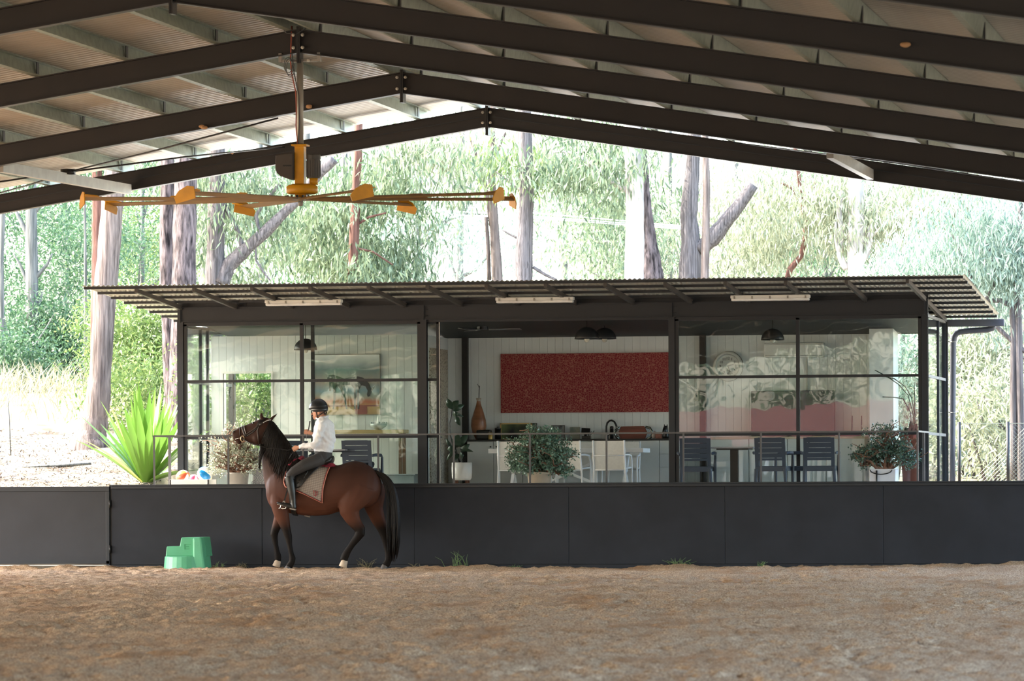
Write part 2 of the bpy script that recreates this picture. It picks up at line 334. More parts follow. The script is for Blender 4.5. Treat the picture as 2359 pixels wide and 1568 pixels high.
# wasp nests on the rafters, markings on the purlin web
mud = mat('mud nest', '#b28a63', .9)
for (px, py, Y, lb) in [(2086, 104, FY[4]-.09, 'pale mud wasp nest on the fifth rafter at right'), (718, 246, FY[1]-.09, 'pair of pale mud wasp nests on the second rafter beside the fan pole'), (470, 292, FY[1]-.09, 'small pale mud wasp nest on the second rafter left of the fan')]:
    b = MB()
    for j in range(3): b.ball(at(px+random.uniform(-7,7), py+random.uniform(-2,2), Y), (.045,.03,.025), 8, 6)
    tag(b.build('wasp_nest', mud, None, True), lb, 'wasp nest')
def textmesh(s, size, name='lettering', ext=.001):
    cu = bpy.data.curves.new('t', 'FONT'); cu.body = s; cu.size = size; cu.extrude = ext; cu.align_x = 'CENTER'; cu.align_y = 'CENTER'; cu.resolution_u = 2
    o = bpy.data.objects.new('t', cu); col.objects.link(o); bpy.context.view_layer.update()
    me = bpy.data.meshes.new_from_object(o.evaluated_get(bpy.context.evaluated_depsgraph_get())); me.name = name
    bpy.data.objects.remove(o); return me
M_ink = mat('marker ink', '#5b4a33', .8)
txt = textmesh('Barn Concepts     BT August 42', .036, 'lettering', .001)
for (px, py) in [(531, 155), (319, 191)]:
    Y = FY[1]-.35; P = at(px, py, Y); rr = Matrix.Rotation(-math.atan(TP), 3, 'Y')
    st = MB().ob((P.x, Y+.004, P.z), (1.1, .006, .1), rr).build('bridging_strip', M_sheet, ceiling)
    o = shared('lettering', txt, (P.x, Y-.001, P.z), st, M_ink); o.rotation_euler = (rr @ Matrix.Rotation(math.pi/2, 3, 'X')).to_euler(); o['label'] = 'faint brown lettering on the pale strip'

# ------------------------------------------------------------------ kickboards
wall = empty('wall_end', (6, -2.9, 0), kind='structure')
KJ0 = at(258, 1200, -2.9).x
for i in range(7):
    x0 = KJ0+2.4*i
    MB().bx(x0+.0025, x0+2.3975, -2.93+.004*(i%2), -2.9, .06, 1.235).build('panel', M_kick, wall, bevel=.004)
MB().bx(KJ0, KJ0+16.9, -2.9, -2.86, 0, 1.24).build('backing_board', M_dark, wall)
MB().bx(KJ0, KJ0+16.9, -2.955, -2.83, 1.235, 1.275).bx(KJ0, KJ0+16.9, -2.945, -2.83, 1.275, 1.30).build('cap_rail', M_frame, wall, bevel=.004)
MB().bx(KJ0, KJ0+16.9, -2.94, -2.9, -.05, .055).build('base_board', M_kick, wall)
MB().bx(KJ0-.04, KJ0+.0, -2.9, -2.82, -.05, 1.3).build('gate_gap_filler', M_frame, wall)  # dark strip added behind the gate edge to block light through the gap
gate = empty('arena_gate', (KJ0-1.2, -2.9, 0), 'dark plywood arena gate left of the green mounting block, pale strip below', 'gate')
g0 = KJ0-2.45
MB().bx(g0, KJ0-.05, -2.935, -2.91, .09, 1.2).build('panel', mat('gate ply', '#2a2c31', .6, 0, .14, 2, .05, 25), gate, bevel=.004)
MB().bx(g0, KJ0-.03, -2.95, -2.86, 1.2, 1.275).build('top_rail', M_frame, gate, bevel=.004)
MB().bx(KJ0-.085, KJ0-.03, -2.95, -2.88, .05, 1.2).build('stile', M_frame, gate, bevel=.003)
MB().bx(g0, KJ0-.03, -2.95, -2.88, .075, .12).build('bottom_rail', M_frame, gate)
MB().bx(g0, KJ0-.03, -2.94, -2.9, .045, .06).build('drop_seal', M_white, gate)
for z in (.3, 1.0): MB().tube([(KJ0-.02,-2.955,z-.06),(KJ0-.02,-2.955,z+.06)], .014, 8).build('hinge', M_dark, gate, True)

# ================================================================== SETTING: pavilion
DZ = 1.10
deck = MB().bx(-.25, 12.25, -1.85, 3.7, .8, DZ).build('floor', mat('deck concrete', '#c9c4b8', .8, 0, .1, 3)); tag(deck, 'pale concrete deck of the pavilion', kind='structure')
t1 = empty('trim_1', (6, 0, DZ), kind='structure')
for X in (0, 4, 8, 12):
    MB().bx(X-.05, X+.05, -.055, -.045, DZ, 3.91).bx(X-.05, X+.05, .045, .055, DZ, 3.91).bx(X-.006, X+.006, -.05, .05, DZ, 3.91).build('post', M_frame, t1)
    MB().bx(X-.05, X+.05, 3.35, 3.45, DZ, 3.9).build('post', M_dark, t1)
    MB().bx(X-.012, X+.012, -.075, -.05, 3.905, 4.145).build('splice_plate', M_frame, t1)
sbolt_me = MB().lathe([(0,0),(.012,0),(.012,-.012),(0,-.014)], (0,0,0), 8, Matrix.Rotation(-math.pi/2, 3, 'X'), cap=False).mesh('bolt')
for i in range(3):
    x0, x1 = 4*i-(.05 if i == 0 else 0), 4*i+4+(.05 if i == 2 else 0)
    MB().bx(x0, x1, -.02, .02, 3.91, 4.15).bx(x0, x1, -.06, .06, 4.138, 4.15).bx(x0, x1, -.06, .06, 3.91, 3.922).build('beam', M_frame, t1)
    for dx in (.035, .06):
        for dz in (.06, .16): shared('bolt', sbolt_me, (x1+(-.06 if i == 2 else dx), -.02, 3.91+dz), t1, M_frame)
MB().bx(-.05, 12.05, .02, .05, 4.15, 4.235).build('fascia_board', M_frame, t1)
MB().bx(-.05, 12.05, .0, .05, 3.87, 3.91).build('head_track', M_frame, t1)
# pavilion roof
proof = empty('roof', (6, .4, 4.2), kind='structure')
RF0, RF1, RSL = -2.74, 3.62, .0597
def zs(Y): return 4.385-(Y-RF0)*RSL
cx_ = np.arange(-.87, 12.88, .0095); wv = .0085*np.sin(2*np.pi*cx_/.076); n = len(cx_)
Vt = [np.stack([cx_, np.full(n, y), zs(y)+wv+.009], 1) for y in (RF0-.03, .4, RF1)]
i = np.arange(n-1); fq = np.concatenate([np.stack([k*n+i, k*n+i+1, (k+1)*n+i+1, (k+1)*n+i], 1) for k in range(2)])
link('corrugated_sheet', npmesh('corrugated_sheet', np.concatenate(Vt), fq), M_corr, proof, smooth=True)
for k in range(9):
    y = RF0+.02+k*(RF1-RF0-.1)/8
    MB().bx(-.84, 12.84, y-.02, y+.02, zs(y)-.042, zs(y)-.001).build('batten', M_frame, proof)
M_raft = mat('rafter steel', '#4b4744', .5, 0, .08, 3)
for k in range(14):
    X = 12*k/13
    MB().prism([(X-.025, RF0, zs(RF0)-.04), (X-.025, RF0, zs(RF0)-.105), (X-.025, RF1-.1, zs(RF1-.1)-.125), (X-.025, RF1-.1, zs(RF1-.1)-.042)], (.05,0,0)).build('rafter', M_raft, proof)
# ceiling lining and bulkhead inside (dark)
MB().prism([(.05,.06,4.0),(.05,.06,4.06),(.05,3.56,3.78),(.05,3.56,3.715)], (11.9,0,0)).build('ceiling', mat('dark ceiling lining', '#26292b', .6)); tag(bpy.data.objects['ceiling.001'], kind='structure')
# windows
def window(name, x0, x1, xm, Y=0.0):
    w = empty(name, ((x0+x1)/2, Y, DZ), kind='structure'); z0, z1 = DZ+.01, 3.875; t = .05
    MB().bx(x0, x0+t, Y-.03, Y+.03, z0, z1).build('jamb', M_frame, w); MB().bx(x1-t, x1, Y-.03, Y+.03, z0, z1).build('jamb', M_frame, w)
    MB().bx(x0, x1, Y-.03, Y+.03, z1-.03, z1+.03).build('head', M_frame, w); MB().bx(x0, x1, Y-.03, Y+.03, z0-.02, z0+.05).build('sill', M_frame, w)
    cols = [x0+t]+([xm-.028, xm+.028] if xm else [])+[x1-t]
    if xm: MB().bx(xm-.028, xm+.028, Y-.03, Y+.03, z0, z1).build('mullion', M_frame, w)
    for zc in (2.955, 2.05): MB().bx(x0, x1, Y-.026, Y+.026, zc-.022, zc+.022).build('transom', M_frame, w)
    zz = [z0+.05, 2.028, 2.072, 2.933, 2.977, z1-.03]
    for c in range(0, len(cols), 2):
        for r in range(0, 6, 2):
            MB().bx(cols[c], cols[c+1], Y-.003, Y+.003, zz[r], zz[r+1]).build('pane', M_glass, w)
    return w
window('window_1', .055, 3.945, 2.0); window('window_2', 8.055, 11.945, 10.0)
window('door_1', 2.13, 4.235, None, .1); MB().bx(4.228, 4.24, .068, .09, DZ, 3.87).build('edge_strip', mat('aluminium', '#b9bbbb', .3, .6), bpy.data.objects['door_1'])
def side_window(name, X, ys_, zt):
    w = empty(name, (X, 1.7, DZ), kind='structure')
    for y in ys_: MB().bx(X-.022, X+.022, y-.022, y+.022, DZ, zt).build('mullion', M_frame, w)
    for zc in (DZ+.02, 2.05, 2.955, zt): MB().bx(X-.02, X+.02, ys_[0], ys_[-1], zc-.022, zc+.022).build('transom', mat('side frame', '#65625d', .5), w)
    zz = [DZ+.04, 2.03, 2.07, 2.935, 2.975, zt]
    for a, b in zip(ys_[:-1], ys_[1:]):
        for r in range(0, 6, 2): MB().bx(X-.003, X+.003, a+.022, b-.022, zz[r], zz[r+1]).build('pane', M_glass, w)
side_window('window_3', 0, [.08, 1.27, 1.74, 3.34], 3.85); side_window('window_4', 12, [.08, 2.15, 3.34], 3.9)
wb = empty('window_5', (11.6, 3.45, DZ), kind='structure'); MB().bx(11.0, 11.95, 3.447, 3.453, DZ, 3.75).build('pane', M_glass, wb); MB().bx(11.0, 11.95, 3.42, 3.48, 3.72, 3.78).build('head', M_frame, wb)
# inner walls of grooved white boards
def boards(name, x0, x1, Y, z0, z1, holes=(), w=.13):
    e = empty(name, ((x0+x1)/2, Y, z0), kind='structure'); x = x0; me_c = {}
    while x < x1-.01:
        xe = min(x+w, x1); segs = [(z0, z1)]
        for (hx0, hx1, hz0, hz1) in holes:
            if xe > hx0+.01 and x < hx1-.01: segs = [s for s in [(z0, hz0), (hz1, z1)] if s[1]-s[0] > .02]
        for (a, b) in segs:
            MB().bx(x+.002, xe-.002, Y-.012, Y, a, b).build('board', M_board, e)
        x = xe
    b = MB(); 
    if not holes: b.bx(x0, x1, Y, Y+.05, z0, z1)
    else:
        hx0, hx1, hz0, hz1 = holes[0]; b.bx(x0, hx0, Y, Y+.05, z0, z1).bx(hx1, x1, Y, Y+.05, z0, z1).bx(hx0, hx1, Y, Y+.05, hz1, z1).bx(hx0, hx1, Y, Y+.05, z0, hz0)
    b.build('wall_lining', M_board, e); return e
H0, H1 = at(514, 860, 1.75), at(626, 1060, 1.75)
boards('wall_left', .06, 3.69, 1.75, DZ, 3.735, [(H0.x, H1.x, DZ+.6, H0.z)])
wl_ = bpy.data.objects['wall_left']
MB().bx(H0.x-.03, H0.x, 1.72, 1.95, DZ+.6, H0.z+.03).bx(H0.x, H1.x, 1.72, 1.95, H0.z, H0.z+.03).bx(H1.x, H1.x+.03, 1.72, 1.95, DZ+.6, H0.z+.03).build('opening_trim', M_white, wl_)
boards('wall_back', 3.69, 11.0, 3.5, DZ, 3.72)
ret = empty('wall_return', (3.69, 2.6, DZ), kind='structure'); MB().bx(3.64, 3.69, 1.75, 3.5, DZ, 3.72).build('wall_lining', M_board, ret)
pat = bpy.data.materials.new('patterned panel'); pat.use_nodes = True
def patmat():
    nt = pat.node_tree; N = nt.nodes; L = nt.links; p = N['Principled BSDF']; p.inputs['Roughness'].default_value = .6
    tc = N.new('ShaderNodeTexCoord'); v = N.new('ShaderNodeTexVoronoi'); v.inputs['Scale'].default_value = 26; L.new(tc.outputs['Object'], v.inputs[0])
    r = N.new('ShaderNodeValToRGB'); L.new(v.outputs['Distance'], r.inputs[0]); r.color_ramp.elements[0].position = .2; r.color_ramp.elements[1].position = .5
    r.color_ramp.elements[0].color = (*srgb('#6e6152'),1); r.color_ramp.elements[1].color = (*srgb('#c3b8a6'),1); L.new(r.outputs[0], p.inputs[0])
patmat()
sc_ = MB().bx(3.69, 3.72, 1.9, 3.32, DZ+.02, 3.52).build('door_panel', pat, ret); MB().bx(3.72, 3.76, 2.5, 2.6, 2.05, 2.07).build('handle', M_black, sc_)
pier = MB().bx(at(2003,900,2.7).x, at(2058,900,2.7).x, 2.7, 3.5, DZ, 3.78).build('wall_pier', M_white); tag(pier, kind='structure')
# ================================================================== HANGING FAN
M_yel = mat('yellow paint', '#e0a01c', .4, 0, .1, 6); M_blade = mat('fan blade', '#a98a5e', .45, .1, .08, 3); M_pole = mat('grey pole', '#a7a296', .45, .3, .08, 4)
FYY = FY[2]; fh = Vector((RX, FYY, 0)); fan = empty('ceiling_fan', (RX, FYY, 6.7), 'large yellow eight-bladed ceiling fan hanging on a grey pole', 'fan')
def zf(py): return at(686, py, FYY).z
MB().lathe([(.0,zf(340)),(.042,zf(340)),(.042,zf(142)),(.0,zf(142))], (RX,FYY,0), 20, cap=False).build('pole', M_pole, fan, True)
MB().bx(RX-.26, RX+.26, FYY-.03, FYY+.03, zf(143), zf(137)).bx(RX-.27, RX-.23, FYY-.04, FYY+.04, zf(143), RZ).bx(RX+.23, RX+.27, FYY-.04, FYY+.04, zf(143), RZ).build('hanger_bracket', M_galv2, fan)
for s in (-1, 1): shared('bolt', bolt_me, (RX+s*.12, FYY-.035, zf(140)), fan, M_bolt)
b = MB(); z0 = zf(350)
b.bx(RX-.10, RX+.10, FYY-.1, FYY+.1, zf(337), zf(333)); b.bx(RX-.06, RX+.06, FYY-.07, FYY+.07, zf(440), zf(337)); b.bx(RX-.09, RX+.16, FYY-.1, FYY+.1, zf(432), zf(424))
mt = b.build('mount_frame', M_yel, fan, bevel=.006)
MB().lathe([(0,zf(447)),(.17,zf(447)),(.2,zf(444)),(.2,zf(430)),(.17,zf(426)),(0,zf(426))], (RX+.02,FYY,0), 28, cap=False).build('gearbox', M_yel, fan, True)
MB().lathe([(0,zf(462)),(.05,zf(460)),(.07,zf(452)),(.075,zf(446)),(0,zf(446))], (RX+.0,FYY,0), 16, cap=False).build('hub_boss', M_yel, fan, True)
mx_ = RX+.17
b = MB().lathe([(0,zf(411)),(.085,zf(411)),(.088,zf(368)),(.092,zf(366)),(.092,zf(358)),(.085,zf(356)),(0,zf(356))], (mx_,FYY,0), 20, cap=False)
for k in range(10):
    a = 2*math.pi*k/10; b.bx(mx_+.088*math.cos(a)-.006, mx_+.088*math.cos(a)+.006, FYY+.088*math.sin(a)-.006, FYY+.088*math.sin(a)+.006, zf(408), zf(370))
b.build('motor', mat('motor grey', '#4c4a46', .45), fan)
MB().lathe([(0,zf(426)),(.055,zf(426)),(.055,zf(410)),(0,zf(410))], (mx_,FYY,0), 14, cap=False).build('motor_neck', M_yel, fan, True)
P = [(-.30,357),(-.06,352),(-.06,414),(-.12,414),(-.24,406),(-.29,398),(-.305,388)]
bxm = MB().prism([(RX+x, FYY-.11, zf(y)) for x,y in P], (0,.2,0)).build('control_box', mat('control box', '#4a443e', .5), fan, bevel=.012)
MB().bx(RX-.2, RX-.09, FYY-.118, FYY-.108, zf(384), zf(381)).bx(RX-.075, RX-.055, FYY-.12, FYY-.1, zf(413), zf(352)).build('box_ridge', M_black, bxm)
def cable(pts, r, m, nm='cable'): MB().tube(pts, r, 6).build(nm, m, fan, True)
M_red = mat('red cable', '#a4513c', .5); M_gc = mat('grey cable', '#4c5052', .5)
cable([at(x, y, FYY-.06) for x,y in [(672,60),(671,95),(669,140),(673,175),(681,210),(683,250),(682,290),(685,330),(688,380),(690,415)]], .008, M_red)
cable([at(x, y, FYY-.055) for x,y in [(674,60),(672,110),(676,160),(688,220),(690,280),(687,330),(683,380),(686,420)]], .007, M_gc)
cable([at(x, y, FYY-.1) for x,y in [(628,30),(640,55),(660,76),(682,79),(700,68),(712,58)]], .006, M_gc)
for k in range(3):
    c0 = at(664+k*3, 150+k*4, FYY-.08); cable([c0+Vector((.055*math.cos(a), -.01*k, .1*math.sin(a))) for a in [2*math.pi*j/16 for j in range(17)]], .005, M_gc, 'cable_loop')
TILT = Matrix.Rotation(math.radians(1.5), 3, 'X'); hub = Vector((RX, FYY, zf(459)))
MB().lathe([(0,-.012),(.2,-.012),(.2,.012),(0,.012)], hub, 28, cap=False).build('hub_plate', M_galv2, fan)
b = MB()
for k in range(16): a = 2*math.pi*k/16; b.bx(hub.x+.19*math.cos(a)-.012, hub.x+.19*math.cos(a)+.012, hub.y+.19*math.sin(a)-.012, hub.y+.19*math.sin(a)+.012, hub.z, hub.z+.045)
b.build('hub_bolts', M_dark, fan)
MB().lathe([(0,-.09),(.03,-.08),(.035,-.02),(0,-.02)], hub, 12, cap=False).build('hub_cap', M_galv2, fan, True)
for k in range(8):
    a = math.radians(30-13.2+45*k); d = TILT @ Vector((math.cos(a), -math.sin(a), 0)); sd = TILT @ Vector((math.sin(a), math.cos(a), 0)); up = d.cross(sd)*-1
    if up.z < 0: up = -up
    sdt = (sd*math.cos(.22)+up*math.sin(.22))
    prof = [(-.085,0),(-.06,.018),(0,.026),(.06,.014),(.085,0),(.05,-.004),(-.05,-.004)]
    upt = (up*math.cos(.22)-sd*math.sin(.22)); L0, L1 = .12, 2.82
    bl = MB().prism([hub+d*L0+sdt*x+upt*z for x,z in prof], d*(L1-L0)).build('blade', M_blade, fan)
    tip = hub+d*L1
    wg = [(-.15,0),(.13,.0),(.16,.06),(.12,.075),(-.1,.055),(-.16,.04)]
    MB().prism([tip+sdt*x+upt*(z-.01)*2.2 for x,z in [(-.14,-.035),(.14,-.035),(.15,.03),(.06,.045),(-.07,.03),(-.15,.0)]], d*.012).build('winglet', M_yel, bl)
    MB().prism([tip+d*t+sdt*(.085+w)+upt*.0 for t,w in [(0,0),(-.2,0),(-.16,.05),(.0,.1)]], upt*.012).build('winglet', M_yel, bl)
    fl = hub+d*1.5; MB().prism([fl+sdt*(.08+w)+d*t for t,w in [(0,0),(.22,0),(.2,.05),(.03,.05)]], upt*.01).build('flap', M_yel, bl)
# ================================================================== CANOPY LIGHTS, RAIL, PIPES
for i, (a, b_, py) in enumerate([(612, 788, 697), (1143, 1322, 691), (1684, 1866, 686)]):
    YL = -1.2; p0, p1 = at(a, py, YL), at(b_, py, YL); zc = (p0.z+p1.z)/2
    e = empty('batten_light', ((p0.x+p1.x)/2, YL, zc+.05), 'white strip light under the canopy, ' + ['left one above the horse and rider', 'middle one above the red painting', 'right one above the wall clock'][i], 'light', 'white strip lights under the pavilion canopy')
    MB().bx(p0.x, p1.x, YL-.07, YL+.07, zc-.005, zc+.045).build('housing', M_white, e, bevel=.008)
    MB().bx(p0.x+.01, p1.x-.01, YL-.06, YL+.06, zc-.045, zc-.005).build('diffuser', mat('frosted diffuser', '#f0f0ee', .3), e, bevel=.012)
    for k in range(5): x = p0.x+(p1.x-p0.x)*(.05+.225*k); MB().bx(x-.012, x+.012, YL-.078, YL+.078, zc-.012, zc+.03).build('clip', M_galv2, e)
    for k in (.15, .85): x = p0.x+(p1.x-p0.x)*k; MB().tube([(x,YL,zc+.03),(x,YL,zs(YL)-.03)], .008, 6).build('hanger', M_frame, e)
rail = empty('balustrade', (6, -1.7, DZ), 'thin grey steel balustrade along the front edge of the pavilion deck', 'railing')
M_rail = mat('rail steel', '#5d5c5d', .4, .2, .06)
MB().bx(-.02, 12.06, -1.725, -1.675, 2.05, 2.075).bx(-.02, .02, -1.7, -.06, 2.05, 2.075).bx(12.02, 12.06, -1.7, -.06, 2.05, 2.075).build('top_rail', M_rail, rail)
for k in range(11): x = .0+1.204*k; MB().bx(x-.013, x+.013, -1.715, -1.685, DZ-.02, 2.05).build('post', M_rail, rail)
for x in (0, 12.04): MB().bx(x-.02, x+.02, -.76, -.72, DZ, 2.05).build('post', M_rail, rail)
gut = empty('downpipe', (12.5, 3.6, DZ), 'charcoal gutter and bent downpipe at the right end of the pavilion', 'downpipe')
M_pipe = mat('downpipe grey', '#4b4c52', .4)
MB().bx(-.85, 12.95, 3.62, 3.74, 3.83, 3.95).build('gutter', M_pipe, gut, bevel=.01)
pp = [at(x, y, 3.75) for x,y in [(2288,748),(2286,756),(2275,759),(2230,762),(2212,764),(2203,768),(2198,776),(2196,790),(2195,900),(2194,1010),(2194,1125)]]
MB().tube(pp, .05, 14).build('pipe', M_pipe, gut, True)
for py in (787, 950): p = at(2196, py, 3.75); MB().lathe([(.054,-.006),(.058,0),(.054,.006)], p, 16).bx(12.02, p.x, 3.73, 3.77, p.z-.008, p.z+.008).build('bracket', M_bolt, gut)

# ================================================================== FURNITURE
M_navy = mat('navy plastic', '#2e3947', .45, 0, .08, 4); M_seatd = mat('dark table top', '#8a8c90', .4, 0, .06)
def resin_chair():
    t = empty('resin_armchair'); W = .24
    # local: chair faces +Y (its back is at -Y, towards the arena)
    b = MB(); zb_ = [(-W+.02,.46),(W-.02,.46),(W-.005,.88),(-W+.005,.88)]
    prof = [(x, z) for x,z in zb_]
    def slab(x0, x1, z0, z1, y=-.23): 
        b.add([(x0, y-(z0-.45)*.18, z0),(x1, y-(z0-.45)*.18, z0),(x1, y-(z1-.45)*.18, z1),(x0, y-(z1-.45)*.18, z1),(x0, y+.03-(z0-.45)*.18, z0),(x1, y+.03-(z0-.45)*.18, z0),(x1, y+.03-(z1-.45)*.18, z1),(x0, y+.03-(z1-.45)*.18, z1)],
                 [(0,1,2,3),(7,6,5,4),(0,4,5,1),(1,5,6,2),(2,6,7,3),(3,7,4,0)])
    for s in (-1, 1):
        b = MB(); slab(min(s*W, s*(W-.055)), max(s*W, s*(W-.055)), .42, .88); b.build('back_stile', M_navy, t, local=True)
    for (z0, z1) in [(.806,.885),(.727,.801),(.648,.722),(.569,.643),(.53,.564)]:
        b = MB(); slab(-W+.055, W-.055, z0, z1); b.build('slat', M_navy, t, local=True)
    MB().bx(-W, W, -.22, .24, .415, .445).build('seat', M_navy, t, bevel=.01, local=True)
    MB().bx(-W, W, -.235, -.205, .36, .43).bx(-W, -W+.03, -.22, .24, .37, .42).bx(W-.03, W, -.22, .24, .37, .42).build('seat_rail', M_navy, t, local=True)
    for sx in (-1, 1):
        MB().tube([(sx*.245,-.235,.0),(sx*.225,-.225,.40)], [.022,.028], 6).build('leg', M_navy, t, local=True)
        MB().tube([(sx*.27,.235,.0),(sx*.265,.24,.42),(sx*.268,.235,.62)], [.02,.026,.022], 6).build('leg', M_navy, t, local=True)
        MB().tube([(sx*.255,-.27,.64),(sx*.285,-.15,.652),(sx*.29,.12,.648),(sx*.27,.235,.62)], [.02,.026,.026,.022], 6, sq=.6).build('armrest', M_navy, t, local=True)
    return t
rc = resin_chair(); used = [False]
def put(proto, loc, rz, label, group, cat, flag):
    if not flag[0]: o = proto; flag[0] = True; o.location = loc; o.rotation_euler = (0,0,rz); tag(o, label, cat, group); return o
    o = place(proto, loc, rz, label, group); o['category'] = cat; return o
G = 'navy slatted armchairs on the pavilion deck'
for (px, Y, rz, lb) in [(1605,-.95,.06,'navy slatted plastic armchair by the door post, left of the square pedestal table'), (1781,-.95,-.05,'navy slatted plastic armchair between the pedestal table and the middle mullion'), (1890,-.95,.04,'rightmost navy slatted plastic armchair, near the potted jade plant'),
                        (833,-.75,-.08,'navy slatted plastic armchair behind the horse, dark jacket on its seat'), (1822,-.2,1.7,'navy plastic armchair seen sideways behind the two right-hand chairs'), (676,-.5,.2,'navy slatted plastic armchair half hidden by the horse and rider')]:
    put(rc, (at(px, 1080, Y).x, Y, DZ), rz, lb, G, 'chair', used)
jk = MB()
pj = Vector((at(838,1060,-.75).x, -.75, DZ+.445))
for k in range(26): jk.ball(pj+Vector((random.uniform(-.16,.16), random.uniform(-.15,.12), random.uniform(.0,.13)*random.random()+.02)), (random.uniform(.04,.09), .06, random.uniform(.02,.05)), 8, 6)
tag(jk.build('jacket', mat('jacket cloth', '#1d232b', .8, 0, .2, 20, .4, 30), None, True), 'crumpled dark jacket on the navy chair behind the horse', 'jacket')
def ped_table(px, Y, lab, topm, w=.69):
    c = at(px, 1035, Y); t = empty('pedestal_table', (c.x, Y, DZ), lab, 'table')
    zt = DZ+.745; MB().bx(c.x-w/2, c.x+w/2, Y-w/2, Y+w/2, zt-.025, zt).build('table_top', topm, t, bevel=.008)
    MB().bx(c.x-.25, c.x+.25, Y-.25, Y+.25, zt-.045, zt-.025).build('top_frame', M_black, t)
    MB().bx(c.x-.06, c.x+.06, Y-.06, Y+.06, DZ+.03, zt-.04).build('column', M_black, t); MB().bx(c.x-.22, c.x+.22, Y-.22, Y+.22, DZ, DZ+.03).build('foot', M_black, t, bevel=.006)
ped_table(1692, -.75, 'square table with pale edge on a black pedestal between two navy chairs', M_seatd)
ped_table(755, -.85, 'square table with pale edge on a black pedestal behind the rider', M_seatd, .72)

# dining table with crossed legs, white director chairs
M_wt = mat('white powder coat', '#e6e7e6', .35, 0, .02); M_sling = mat('white sling fabric', '#d9d7cf', .75, 0, .04, 30)
a, b_ = at(1134, 1035, 1.3), at(1490, 1033, 1.3); dt = empty('dining_table', ((a.x+b_.x)/2, 1.3, DZ), 'long white dining table with crossed legs in the open bay', 'table')
zt = DZ+.75
MB().bx(a.x, b_.x, .95, 1.65, zt-.07, zt).build('table_top', M_wt, dt, bevel=.006)
for x in (a.x+.35, b_.x-.35):
    for s in (-1, 1): MB().bar((x, 1.3-s*.3, DZ), (x, 1.3+s*.3, zt-.06), .06, .05, (1,0,0)).build('leg', M_wt, dt)
for s in (-1, 1): MB().bar(((a.x+b_.x)/2-s*.75, 1.3+s*.03, DZ+.05), ((a.x+b_.x)/2+s*.75, 1.3+s*.03, zt-.08), .04, .09, (0,1,0)).build('brace', M_wt, dt)
def director():
    t = empty('sling_chair'); W = .26
    MB().add([(-W+.03,-.24,.40),(W-.03,-.24,.40),(W-.02,-.30,.60),(W-.02,-.33,.86),(-W+.02,-.33,.86),(-W+.02,-.30,.60)], [(0,1,2,5),(5,2,3,4)]).build('back_sling', M_sling, t, local=True)
    o = [x for x in bpy.data.objects if x.parent == t][-1]; o.modifiers.new('s','SOLIDIFY').thickness = .012
    m = MB().add([(-W+.03,-.24,.41),(W-.03,-.24,.41),(W-.03,.22,.44),(-W+.03,.22,.44)], [(0,1,2,3)]).build('seat_sling', M_sling, t, local=True); m.modifiers.new('s','SOLIDIFY').thickness = .012
    for s in (-1, 1):
        MB().tube([(s*.25,-.34,.87),(s*.25,-.30,.6),(s*.25,-.24,.42),(s*.27,-.22,.0)], .016, 8).build('leg', M_wt, t, True, local=True)
        MB().tube([(s*.29,.24,.0),(s*.285,.2,.55),(s*.285,.14,.63),(s*.28,-.1,.645),(s*.25,-.3,.64)], .015, 8).build('arm_frame', M_wt, t, True, local=True)
        MB().tube([(s*.25,-.24,.42),(s*.275,.22,.44)], .014, 8).build('seat_rail', M_wt, t, True, local=True)
    MB().tube([(-.25,-.31,.63),(.25,-.31,.63)], .01, 6).tube([(-.25,-.24,.4),(.25,-.24,.4)], .012, 6).build('crossbar', M_wt, t, True, local=True)
    return t
dc = director(); ud = [False]; G = 'white sling chairs around the dining table'
for (px, Y, rz, lb) in [(1410,.62,.0,'white sling-backed chair at the dining table, clear right of the jade plant'), (1313,.75,-.08,'white sling-backed chair half hidden behind the jade plant'), (1188,.65,.08,'white sling-backed chair mostly hidden behind the left of the jade plant'), (1432,2.05,math.pi,'white sling-backed chair on the far side of the dining table at right'), (1330,2.05,math.pi,'white sling-backed chair on the far side of the dining table behind the jade plant')]:
    put(dc, (at(px, 1080, Y).x, Y, DZ), rz, lb, G, 'chair', ud)

# kitchen run along the back wall
CZ = 2.02; M_cab = mat('pale grey cabinet', '#c9cac6', .5, 0, .02); cab_x = [at(p, 1060, 2.9).x for p in (1076, 1137, 1204, 1271, 1337, 1458, 1519)]+[at(1548, 1060, 2.9).x]
for i in range(0, 6, 1):
    x0, x1 = cab_x[i], cab_x[i+1]
    pos = ['leftmost, beside the fig plant', 'second from the left, behind the dining table edge', 'third from the left, behind the jade plant', 'fourth from the left, behind the white chairs', 'under the black tap', 'to the right of the dining table end'][i]
    e = empty('kitchen_cabinet', ((x0+x1)/2, 3.2, DZ), 'pale grey kitchen base cabinet, '+pos, 'cabinet', 'pale grey base cabinets along the back wall')
    MB().bx(x0+.002, x1-.002, 2.92, 3.48, DZ, CZ-.03).build('body', M_cab, e)
    d = MB().bx(x0+.004, x1-.004, 2.9, 2.92, DZ+.02, CZ-.035).build('door', M_cab, e, bevel=.002)
    kx = x1-.05 if i in (0, 2, 4) else x0+.05
    MB().lathe([(0,0),(.014,0),(.011,-.02),(0,-.022)], (kx, 2.9, CZ-.12), 10, Matrix.Rotation(-math.pi/2,3,'X'), cap=False).build('knob', M_black, d, True)
x0, x1 = cab_x[6], cab_x[7]+.12; e = empty('drawer_unit', ((x0+x1)/2, 3.2, DZ), 'pale grey stack of three drawers beside the right door post', 'cabinet')
MB().bx(x0+.002, x1, 2.92, 3.48, DZ, CZ-.03).build('body', M_cab, e)
for z0, z1 in ((DZ+.02, DZ+.44), (DZ+.45, DZ+.66), (DZ+.67, CZ-.035)): MB().bx(x0+.004, x1-.004, 2.9, 2.92, z0, z1).build('drawer', M_cab, e, bevel=.002)
